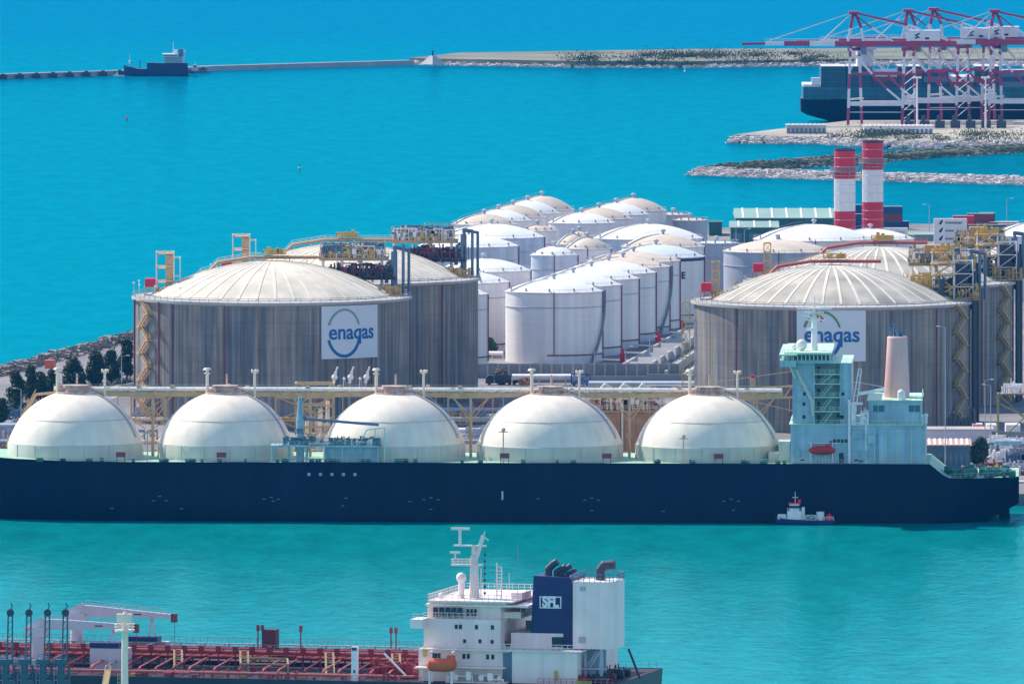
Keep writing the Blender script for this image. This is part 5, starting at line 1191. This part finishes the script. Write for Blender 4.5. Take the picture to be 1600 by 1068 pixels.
for i,(px,py) in enumerate(((12,690),(30,700),(-4,704),(232,640),(246,652),(224,660),(700,655),(716,668),(742,664),(760,650),(748,690),(20,660),(60,648),(1195,640),(1216,652))):
    x,y = GP(px,py,3); b2 = MB(); process_gear(b2,x-3.4,x+3.4,y-3,y+3,4.2,300+i,4.2,26)
    for xx in (x-3.4,x+3.4): b2.bar((xx,y-3,3),(xx,y-3,4.3),.3).bar((xx,y+3,3),(xx,y+3,4.3),.3)
    tag(b2.build('valve_manifold', [M_gwall,M_dsteel,M_tan,M_steel,M_rust][i%5]), ['grey-blue','dark slate','tan','grey','maroon'][i%5]+' valve manifold on the ground '+['left of the first dome, upper','left of the first dome, middle','at the left edge low down','between first and second domes, upper','between first and second domes, middle','between first and second domes, lower','right of the third dome top','right of the third dome, second','right of the third dome, third','left of the fourth dome, upper','between third and fourth domes, lowest','above the left pipes','behind the first dome shoulder','right of the fifth dome, upper','right of the fifth dome, lower'][i],'pipework')
# reddish object on the shore rocks
x,y = GP(78,580,3); tag(MB().prism([(x-1.6,y-1.5),(x+1.2,y-1.5),(x+1.8,y+.6),(x+.9,y+2),(x-1.2,y+2)],4,6.6).build('orange_skip', mat('skip_orange',(.75,.16,.08),.6)),'orange skip on the shore rocks between two dark trees','skip')
# street lamps
def lamp(px,py,h,label,arm_=1,grp='lamp posts in the terminal'):
    x,y = GP(px,py,3); t = T('street_lamp',label,'lamp post',(x,y,3),0,grp)
    MB().cyl((0,0,0),(0,0,h),.16,.1,n=8).bar((0,0,h),(arm_*1.6,0,h+.3),.12).build('pole', M_gwall, t)
    MB().box(min(arm_*1.4,arm_*2.4),max(arm_*1.4,arm_*2.4),-.2,.2,h+.2,h+.42).build('lamp_head', M_wh, t)
for a_ in ((190,603,9,'lamp post by the rightmost shore tree',1),(33,662,10,'lamp post by the first full shore tree',-1),(929,590,8,'lamp post in front of the front white tank',1),(977,588,9,'lamp post by the red cabinet',1),(1015,572,9,'lamp post halfway along the bund walls',1),(1477,745,40,'tall thin lamp post in front of the salmon roof',-1),(1539,720,22,'tall lamp post before the white trailers',1),(1548,716,20,'twin-headed lamp post before the white trailers',-1),(1452,374,13,'lamp post on the far quay left of the stacked boxes',-1),(1573,368,14,'slim lamp post behind the far boxes',1),(1150,392,9,'lamp post in front of the smaller green warehouse',1),(1163,392,8,'second lamp post before the smaller warehouse',1)): lamp(*a_[:4],arm_=a_[4])
# ---- containers
def container(px,py,L,m,label,z=3,grp='shipping containers',txt=None,ht=2.9,Y=None,rz=0,wd=2.5,tm=M_bfun,name='shipping_container',logo=False):
    Y = Y or D_(py,3); x = X_(px,Y); t = T(name,label,'container',(x,Y,z),rz,grp)
    b2 = MB().box(.06,L-.06,.06,wd-.06,.08,ht-.06)
    b2.build('body', m, t)
    f = MB(); n = int(L/.55)
    for i in range(n+1): xx = .1+(L-.2)*i/n; f.box(xx-.06,xx+.06,-.0,.06,.15,ht-.15)
    for zz in (0,ht-.16): f.box(0,L,-.03,.1,zz,zz+.16)
    f.box(0,.14,-.03,wd,0,ht); f.box(L-.14,L,-.03,wd,0,ht); f.build('frame', m, t)
    MB().box(.05,L-.05,.05,wd-.05,ht-.05,ht+.02).build('roof', M_lilac if m is not M_wh else M_wh, t)
    if txt:
        vs,fs = text_geo(txt,1.35,.02,.03); w0 = max(v[0] for v in vs); k = min(1.3,(L*.27)/w0)
        MB().add([(L*.60+v[0]*k,-.05+v[2],ht*.5+v[1]) for v in vs],fs).build('lettering', tm, t, False)
    if logo:
        lx0=L*.2; MB().add([(lx0-.7,-.06,ht*.3),(lx0+.3,-.06,ht*.25),(lx0+.8,-.06,ht*.8),(lx0-.1,-.06,ht*.7)],[(0,1,2,3)]).add([(lx0-.1,-.07,ht*.55),(lx0+.6,-.07,ht*.5),(lx0+.9,-.07,ht*.9),(lx0+.3,-.07,ht*.8)],[(0,1,2,3)]).build('emblem', tm, t, False)
    return t
YC = 4506
for i in range(4): container(1459.5,384,12.2,M_wh,'white box with blue emblem and lettering, %s of the nearest stack' % ['lowest','second','third','topmost'][i],z=3+2.95*i,txt='MARITIME' if False else 'HANJUNG' if False else 'transmar',logo=True,Y=YC)
YC2 = YC+24
for i,(px,L,m,k,lab) in enumerate(((1489,8,M_red,4,'red box behind the white stack'),(1511,10,M_rust,4,'maroon box topping the far right stack'),(1530,6,M_green,4,'dark green box right of the maroon one'),(1513,14,M_tealb,3,'teal green box with small white mark'),(1526,16,M_wh,3,'long pale box above the teal one'),(1546,10,M_rust,3,'maroon box at the right end'),(1560,14,M_lilac,3,'pale lilac box beside the rightmost white tank'))):
    for j in range(k): container(px,384,L,m,lab if j==k-1 else lab+', %s level of its stack' % ['ground','second','third','fourth','fifth'][j],z=3+2.95*j,Y=YC2+(i%3)*6+(12 if i in(1,2,4) else 0)-(8 if i==3 else 0))
for i in range(2): container(1381,380,9.0,M_wh,'white box with grey lettering right of the chimneys' if i else 'plain white box under the lettered one right of the chimneys',z=3+2.95*i,txt='transma' if i else None,tm=M_gwall,Y=4560)
for i in range(3): container(1377,376,8.2,M_blueb if i!=1 else M_rust,'%s box in the stack behind the white one by the chimney, %s level' % ('maroon' if i==1 else 'blue',['ground','second','top'][i]),z=3+2.95*i,Y=4675)
container(1404,376,4,M_blueb,'blue box end at the right of the chimney stack',z=3,Y=4680)
for i in range(3): container(1336,376,3.2,M_blueb,'blue box between the two chimneys, %s level' % ['ground','second','top'][i],z=3+2.95*i,Y=4690)
container(1307,374,11,M_blueb,'blue box under the one behind the left chimney',z=6,Y=4675); container(1307,374,11,M_blueb,'blue box on the ground behind the left chimney',z=3,Y=4675)
# white trailers at the right-hand quay
for i,(px,w_,lab) in enumerate(((1520,2.9,'white trailer end with red top, leftmost of three below the dark tank'),(1542,2.8,'white trailer end, middle of three below the dark tank'),(1572,4.0,'wide white trailer end, rightmost of three below the dark tank'))):
    x = X_(px,3400); t = T('trailer',lab,'trailer',(x,3400,3),0,'white trailers')
    MB().box(0,w_,0,9,1.0,4.3).build('body', M_wh, t); MB().box(.2,w_-.2,.3,8.6,.6,.98).build('chassis', M_dark, t)
    if i==0: MB().box(-.02,w_+.02,-.03,.5,3.9,4.35).build('top_stripe', M_red, t)
    for xx in (.1,w_-.4):
        for yy in (1,2.4,7.4): MB().cyl((xx,yy,.5),(xx+.3,yy,.5),.5,n=12).build('wheel', M_dark, t)
# vehicles
def truck(px,py,m,label,L=8,Y=None,tank=False):
    x,y = GP(px,py,3); t = T('truck',label,'truck',(x,y,3))
    if tank: MB().cyl((1.6,1.2,2.3),(L,1.2,2.3),1.1,n=16).build('tank', m, t)
    else: MB().box(1.9,L,0,2.4,1.0,3.1).build('load_body', m, t)
    MB().xprism([(-.9,.5),(1.6,.5),(1.6,2.9),(.0,2.9),(-.8,1.9)],.05,2.35).build('cab', m, t)
    MB().xprism([(-.65,2.0),(.9,2.0),(.9,2.7),(-.05,2.7)],.0,2.4).build('windows', M_glass, t)
    MB().box(-.6,L,.3,2.1,.6,.95).build('chassis', M_dark, t)
    for xx in (.3,L-2.6,L-1.2):
        for yy in (.1,2.0): MB().cyl((xx,yy,.5),(xx,yy+.3,.5),.5,n=12).build('wheel', M_dark, t)
    return t
truck(763,601,M_dark,'dark blue truck on the road beside the rear left concrete tank',9)
truck(1546,706,M_aqua,'pale teal tanker truck among the clutter right of the tree',9,tank=True)
t = T('blue_trailer_frame','bright blue open frame trailer between the white pipes','trailer',(*GP(893,603,3),3)); MB().truss(0,5.6,0,2.4,.8,3.6,1,.35).box(0,5.6,0,2.4,.7,1.0).build('frame', mat('bright_blue',(.01,.12,.35),.5), t)
for xx in (.8,4.8): MB().cyl((xx,0,.45),(xx,.4,.45),.45,n=10).build('wheel', M_dark, t)
rnd = random.Random(5)
cc = [M_wh,M_wh,M_dsteel,M_rust,M_yel,M_lilac,M_gwall,M_steel]
plc = [(1560,716),(1571,706),(1583,722),(1548,735),(1561,742),(1577,741),(1590,733),(1592,708),(1556,694),(1585,696),(1520,742),(1505,746),(1490,744)]
for i,(px,py) in enumerate(plc):
    x,y = GP(px,py,3); b2 = MB(); process_gear(b2,x-2.8,x+2.8,y-2,y+4,3,200+i,3.2,16); b2.box(x-1.5,x+1.5,y,y+2,3,3+rnd.uniform(1,2.2))
    tag(b2.build('valve_skid', cc[i%8]), '%s pipework skid on the quay behind the stern, %s' % (['white','pale white','blue-grey','maroon','ochre','lilac','grey-blue','grey','bright white','chalk white','slate','dark maroon','mustard'][i],['beside the tree','left of the pale one','near the quay edge','under the tall lamps','close to the stern winches','in the front middle','at the front right','at the far right','farthest back','behind the far right one','left at the front','second from the left','leftmost']
 [i]),'pipework')
pipe_run(1440,1640,738,3.6,.4,4,M_rust,'thin maroon pipes along the quay edge by the stern')
pipe_run(1455,1640,752,3.4,.3,3,M_wh,'thin white pipes nearest the quay edge by the stern')
wall(1515,1640,688,2.6,'dark grey wall at right below the trailers',m=M_concg)
t = T('pipe_portal','olive pipe bridge frame at the right edge below the dark tank','pipe rack',(X_(1560,3390),3390,3)); MB().truss(0,14,0,5,0,13.5,1,.4).bar((0,0,11),(14,0,4),.4).build('frame', mat('olive_steel',(.30,.24,.12),.6,var=.2), t)
pg = MB(); process_gear(pg,1,14,0,5,13.5,71,5,50); pg.build('pipework', M_wh, t)
pg = MB(); process_gear(pg,-26,2,8,22,3,73,8,80); 
tag(pg.build('valve_station', M_dsteel),'dark blue-grey valve station at the base of the right concrete tanks','pipework')
for i in range(8):
    x = X_(1480+i*6,3405); h = rnd.uniform(5,9); tag(MB().cyl((x,3405,3),(x,3405,3+h),.5,n=8).cyl((x,3405,3),(x,3405,4),.8,n=8).ball((x,3405,3+h),.5,8).build('vertical_pump', M_dark), 'dark vertical pump at the foot of the front right tank, %s from the left' % ['first','second','third','fourth','fifth','sixth','seventh','eighth'][i],'pump','vertical pumps')
for i,(px,py,w_,m,lab) in enumerate(((700,660,9,M_concl,'pale low roof in the gap between third and fourth domes'),(1205,665,6,M_lilac,'pale low building left of the ship tower'),(470,668,5,M_concl,'pale hut behind the second dome'))):
    shed(px,px+w_*5.6,py,7,3,1,lab,m,M_concl,name='shed',cat='shed')
# ---- channel and sea marks
for i,(px,py,lab,m) in enumerate(((198,186,'small red buoy on the open water at left',M_red),(468,262,'small white and dark buoy mid-water',M_gull),(1070,112,'tiny buoy near the far spit',M_gull))):
    x,y = GP(px,py,0); t = T('buoy',lab,'buoy',(x,y,0)); t.scale = (.55,.55,.55); MB().cyl((0,0,-.5),(0,0,1),1.0,n=12).build('float',m,t); MB().cyl((0,0,1),(0,0,3.4),.6,.15,n=8).build('tower',m if i!=1 else M_dark,t)
# ================================================================== FAR SHIP, TUG, LIGHTHOUSE
x,y = GP(190,118,0); YF = y-10; sF = CF/YF; k = 1/sF
t = T('coaster','dark blue coaster with white bridge moored at the outer breakwater','ship',(X_(193,YF),YF,0)); L = 101*k
MB_h = hull_mesh([(0,5.6,0,1,.3),(3,5.2,-2,5,3),(8,4.0,-2,6,6),(L-6,3.8,-2,6,6),(L,4.4,-1,5.4,5)],12).build('hull',M_bfun,t); deck_mesh([(0,5.6,0,1,.3),(3,5.2,-2,5,3),(8,4.0,-2,6,6),(L-6,3.8,-2,6,6),(L,4.4,-1,5.4,5)],12).build('deck',M_dsteel,t)
MB().box(L*.36,L*.5,2,10,3.8,7.2).box(L*.5,L*.99,1.6,10.4,3.8,7.0).bar((L*.25,6,3.8),(L*.25,6,8.4),.4).build('cargo_coaming',M_bfun,t)
MB().box(L*.63,L*.9,2.4,9.6,7.4,10.4).build('deckhouse',M_steel,t); MB().box(L*.60,L*.84,1.5,10.5,10.4,12.0).build('bridge',M_wh,t); MB().box(L*.61,L*.83,1.4,1.5,10.7,11.2).build('windows',M_glass,t)
MB().box(L*.78,L*.83,4,8,12,14).build('top_house',M_wh,t); MB().bar((L*.765,6,12),(L*.765,6,18),.25).build('mast',M_wh,t); MB().ball((L*.93,5,13.2),.9,8).bar((L*.93,5,7),(L*.93,5,13),.6).build('radar_dome',M_wh,t)
MB().box(L*.07,L*.1,4,8,6.5,8.2).bar((L*.09,6,8),(L*.09,6,12),.2).build('bow_mast',M_wh,t); MB().box(L*.85,L*.92,4,8,10.4,14.5).build('funnel',M_dsteel,t)
small_boat('tug','small dark tug astern of the coaster at the breakwater',311,114,12,M_dsteel,M_lilac,big=False)
small_boat('launch','small white launch ahead of the coaster bow',186,119,6,M_wh,M_wh,big=False)
x,y = GP(676,97,3); t = T('harbour_light','small dark beacon on a pale pyramid mound at the spit tip','lighthouse',(x,y,2))
MB().cyl((0,0,0),(0,0,4.6),7.0,1.4,n=4).build('pyramid_base',M_concl,t); MB().cyl((0,0,4.5),(0,0,6.6),.6,.5,n=10).cyl((0,0,6.6),(0,0,6.9),.9,n=10).cyl((0,0,6.9),(0,0,7.8),.4,.1,n=8).build('light_tower',M_dark,t)
# scrub on the spit and mole
def scrub(name,poly,n,size,m,label,z):
    b2 = MB(); rnd = random.Random(len(label)); cl = []
    for _ in range(n//110):
        u = rnd.random(); v = rnd.random(); a,b_,c_,d_ = [Vector(p) for p in poly]; p = a.lerp(b_,u).lerp(d_.lerp(c_,u),v); cl.append((p,rnd.uniform(.5,1.6)*size))
    for p,r in cl:
        for _ in range(110):
            u = Vector((rnd.gauss(0,1)*1.6,rnd.gauss(0,1)*2,abs(rnd.gauss(0,.6))))*r*.5; c = Vector((p.x,p.y,z))+u; s = rnd.uniform(.4,.9)*size*.14
            b2.add([c+Vector((rnd.uniform(-s,s),rnd.uniform(-s,s),rnd.uniform(-s,s))) for _ in range(3)]+[c+Vector((0,0,s))],[(0,1,3),(1,2,3),(0,2,3)])
    return stuff(b2.build(name,m),label,'scrub')
scrub('shore_scrub',[GP(-60,672,3),GP(212,600,3),GP(212,590,3),GP(-60,640,3)],9000,2.6,M_leaf,'dark green scrub under the shore trees at left',3.0)
scrub('scrub',[GP(850,103,3),GP(1340,101,3),GP(1340,84,3),GP(880,92,3)],5000,5,M_leaf,'dark green bushes scattered over the far spit',3.4)
scrub('scrub_line',[GP(1000,92,3),GP(1260,92,3),GP(1160,88,3),GP(1000,90,3)],3000,4.5,M_scrub,'low olive scrub along the crest of the far spit',4)
scrub('mole_scrub',[GP(1150,266,3),GP(1600,238,3),GP(1600,236,3),GP(1150,263,3)],6000,3.0,M_scrub,'sparse scrub on the curved mole',3.6)
scrub('headland_scrub',[GP(1250,216,3),GP(1600,222,3),GP(1600,208,3),GP(1300,209,3)],5000,4.0,M_scrub,'sparse scrub on the sandy headland',2.6)
shed(1229,1291,207,10,3.4,.5,'pale flat building with openings at the left of the headland',M_concl,M_lilac,name='port_building',cat='building',bays=9)
shed(1350,1458,208,12,3.2,.6,'long white building with many openings under the cranes',M_wh,M_lilac,name='port_building',cat='building',bays=16)
# ================================================================== CONTAINER SHIP AND CRANES
YS = 5850; kS = YS/CF
t = T('container_ship','huge dark blue container ship behind the red and white cranes','ship',(X_(1252,YS),YS,0)); L = 420*kS
cst = [(0,11.5,5,14,12),(3,11.5,3.4,16.5,13),(12,11.5,1,18,14),(22,11.2,-3,19,17),(40,11,-3,19,19),(L,11,-3,19,19)]
hull_mesh(cst,38).build('hull',M_hull,t); deck_mesh(cst,38).build('deck',M_dsteel,t)
MB().box(1,L,.8,37,11.05,17).build('hatch_coaming',mat('faded_teal_paint',(.02,.14,.20),.6,var=.3,vs=.15,joint=2.5,jd=.6,jx=6),t)
MB().box(1,9.5,2,36,17.1,18.3).box(5,9,1,6,18.3,21.5).build('stern_platform',M_wh,t)
cols = [M_tealb,M_rust,M_blueb,M_tealb,M_lilac,M_dsteel,M_tealb,M_lilac,M_blueb,M_rust,M_blueb,M_dsteel]
nm = {'teal_container_paint':'teal','blue_container_paint':'blue','blue_grey_steel':'slate','pale_lilac_paint':'pale','maroon_pipe':'maroon','cream_pipe':'cream'}
wc = ['lowest','second','third','upper']
for i in range(9):
    for j in range((4,4,3,4,3,2,4,3,4)[i]):
        m = cols[(i*5+j*3)%12] if i>1 else M_tealb
        if i==8: m = M_cream
        container(0,0,12.0,m,'%s box on the container ship, %s tier, column %s from its stern' % (nm[m.name],wc[j],['one','two','three','four','five','six','seven','eight','nine'][i]),z=17.05+2.5*j,Y=YS+1.2,wd=33,grp='boxes on the container ship',ht=2.48).location.x = X_(1252,YS)+9.6+i*12.3
MB().box(L*.21,L*.27,4,34,17,35).box(L*.2,L*.28,-1,39,35,37.5).build('deckhouse',M_lilac,t)
def sts(px, Y, label, boom=50, mark=True):
    x = X_(px,Y); t = T('quay_crane',label,'crane',(x,Y,3),0,'red and white quay cranes'); MM = [M_wcr, M_purple]
    gx, gy, sk, H = 25.5, 17.0, 7.0, 36.6     # gauge along the boom, leg spacing along the rail
    f = MB(); Wt = lambda: f.paint(0); Rd = lambda: f.paint(1)
    def leg(ax, ay, bx2, by):
        for z0,z1,r in [(0,8,1),(8,17,0),(17,24,1),(24,32,0),(32,H,1)]:
            q = lambda z: (ax+(bx2-ax)*z/H, ay+(by-ay)*z/H, z)
            (Rd if r else Wt)().bar(q(z0),q(z1),1.25)
    for ax in (0,gx): leg(ax,0,ax+1.2,3); leg(ax+sk,gy,ax+sk-1.2,gy-3)
    for z, b2 in ((10,Wt),(24,Rd)):
        for yy,ox in ((z/H*3,0),(gy-z/H*3,sk)): b2().bar((ox+.3,yy,z),(gx+ox+.9,yy,z),1.1,2.0 if z==10 else 1.0)
    for yy,ox in ((1.6,0),(gy-1.6,sk)):
        Wt().bar((ox+gx,yy,11),(ox+gx*.72,yy,17),1.0).bar((ox+gx*.45,yy,24),(ox+.8,yy,36),1.0)
        Rd().bar((ox+gx*.72,yy,17),(ox+gx*.45,yy,24),1.0)
    for ax in (0.5,gx+.5): Wt().bar((ax,1,12),(ax+sk,gy-1,12),.9); Rd().bar((ax,2,H-1),(ax+sk,gy-2,H-1),1.5)
    Wt()
    for k in range(6): f.bar((1.2+k*4.2,3,25+(k%2)*10),(5.4+k*4.2,3,35-(k%2)*10),.35)
    for k in range(8): f.bar((gx+1,1+k*.25,3+k*4),(gx+sk,gy-1-k*.25,7+k*4),.3)
    f.bar((-.5,1,6),(gx+1,1,6),.3).bar((-.5,1,6),(.5,1,6),.3)
    f.build('portal_frame', MM, t); f = MB()
    for yy in (5.5,11.5):
        z = H+1.6; Rd().bar((-6,yy,z-.2),(gx+26,yy,z-.2),1.3,2.6)
        if boom: Wt().bar((-18,yy,z),(-6,yy,z),1.2,2.2); Rd().bar((-30,yy,z),(-18,yy,z),1.2,2.2); Wt().bar((-39,yy,z),(-30,yy,z),1.1,1.6); Rd().bar((-boom,yy,z-.2),(-39,yy,z),1.0,1.1)
    if boom:
        for xx in (-boom,-39,-30,-18,-6): Rd().bar((xx,5.5,H+1.6),(xx,11.5,H+1.6),.6)
        Wt()
        for k in range(26): xx = -39+k*1.25; f.bar((xx,5,H+1.6),(xx,5,H+3.9),.14)
        f.bar((-39,5,H+3.9),(-8,5,H+3.9),.2)
    for xx in (gx+3,gx+25): Rd().bar((xx,5.5,H+1.4),(xx,11.5,H+1.4),.8)
    f.build('boom_girder', MM, t); f = MB()
    ax = sk/2-2; az = H+16.2
    for yy in (5.5,11.5):
        Rd().bar((ax,yy,H+9),(ax+1.4,8.5,az),1.1); Wt().bar((ax-1.4,yy,H+2),(ax,yy,H+9),1.1)
        Wt().bar((ax+6,yy,H+2),(ax+5,yy,H+9),.9); Rd().bar((ax+5,yy,H+9),(ax+2,8.5,az),.9)
        Rd().bar((ax+1.4,8.5,az),(gx+3,yy,H+10.5),.9); Wt().bar((gx+3,yy,H+2.5),(gx+3,yy,H+10.5),.9)
        Wt().bar((gx+3,yy,H+10.5),(gx+22,yy,H+3),.8)
        Rd().bar((ax+2,8.5,az-1),(ax+10,yy,H+9),.6); Wt().bar((ax+10,yy,H+9),(gx-4,yy,H+2.6),.8)
    Rd().box(ax-1,ax+4,5,12,az-.5,az+.6)
    f.build('apex_frame', MM, t)
    st_ = MB()
    if boom:
        for yy in (5.5,11.5): st_.bar((ax+1,8.5,az),(-37,yy,H+3),.34); st_.bar((ax+1,8.5,az),(-12,yy,H+3),.42)
    st_.bar((ax+1,8.5,az),(gx+24,8.5,H+3),.3); st_.build('stay', M_lilac, t)
    mo = MB().box(gx+3.5,gx+18,3.5,13.5,H+3,H+7.6).box(gx+3.2,gx+18.3,3.2,13.8,H+7.6,H+7.9).build('machinery_house', M_wcr, t)
    if mark:
        MB().add([(gx+6,3.38,H+5.6),(gx+8.4,3.38,H+6.8),(gx+8.6,3.38,H+6.2),(gx+7.2,3.38,H+5.4),(gx+8.8,3.38,H+4.4),(gx+6.2,3.38,H+3.9),(gx+6,3.38,H+4.5),(gx+7.4,3.38,H+4.7)],[(0,1,2,3),(3,4,7,0),(4,5,6,7)]).build('house_mark', M_bfun, mo)
        MB().box(gx+11,gx+13,3.4,3.5,H+3.6,H+4.6).build('house_mark', M_bfun, mo)
    MB().box(6,9,6,11,H-3.5,H+.1).build('operator_cab', M_dsteel, t)
    return t
sts(1325,5740,'leftmost quay crane, its boom reaching far left over the water')
sts(1410,5775,'second quay crane from the left, its mark showing on a white house')
sts(1450,5800,'third quay crane, tightly overlapping the second one')
sts(1545,5770,'fourth quay crane, cut by the right edge of the view',boom=50)
for i in range(7):
    px = 1420+i*24; x = X_(px,5700)
    tag(MB().box(x-2,x+2.5,5700,5703,3,6.5).box(x-1.2,x+.6,5700,5702,6.5,9).build('straddle_vehicle', M_dark), 'dark yard vehicle under the cranes, number %s from the left' % ['one','two','three','four','five','six','seven'][i],'vehicle','yard vehicles under the cranes')
for px in (1433,1540):
    x = X_(px,5650); tag(MB().cyl((x,5650,2.6),(x,5650,28),.5,.3,n=8).box(x-2,x+2,5649,5651,28,28.8).build('light_mast', M_wh), 'tall light mast on the headland %s' % ('between the second and third cranes' if px==1433 else 'left of the fourth crane'),'lamp post')
# ================================================================== AIR
def haze(dens):
    m = bpy.data.materials.new('haze_air'); m.use_nodes = True; n, l = m.node_tree.nodes, m.node_tree.links
    n.remove(n['Principled BSDF']); v = n.new('ShaderNodeVolumePrincipled'); v.inputs['Density'].default_value = dens
    v.inputs['Color'].default_value = (.04,.42,1,1); v.inputs['Anisotropy'].default_value = .0
    l.new(v.outputs[0], n['Material Output'].inputs['Volume'])
    o = MB().box(-9100,9100,-500,17100,-12,CH+6).build('haze', m); stuff(o,'faint blue air between the viewer and the far cranes','haze'); return o
HAZE = 0.000016
if HAZE: haze(HAZE)
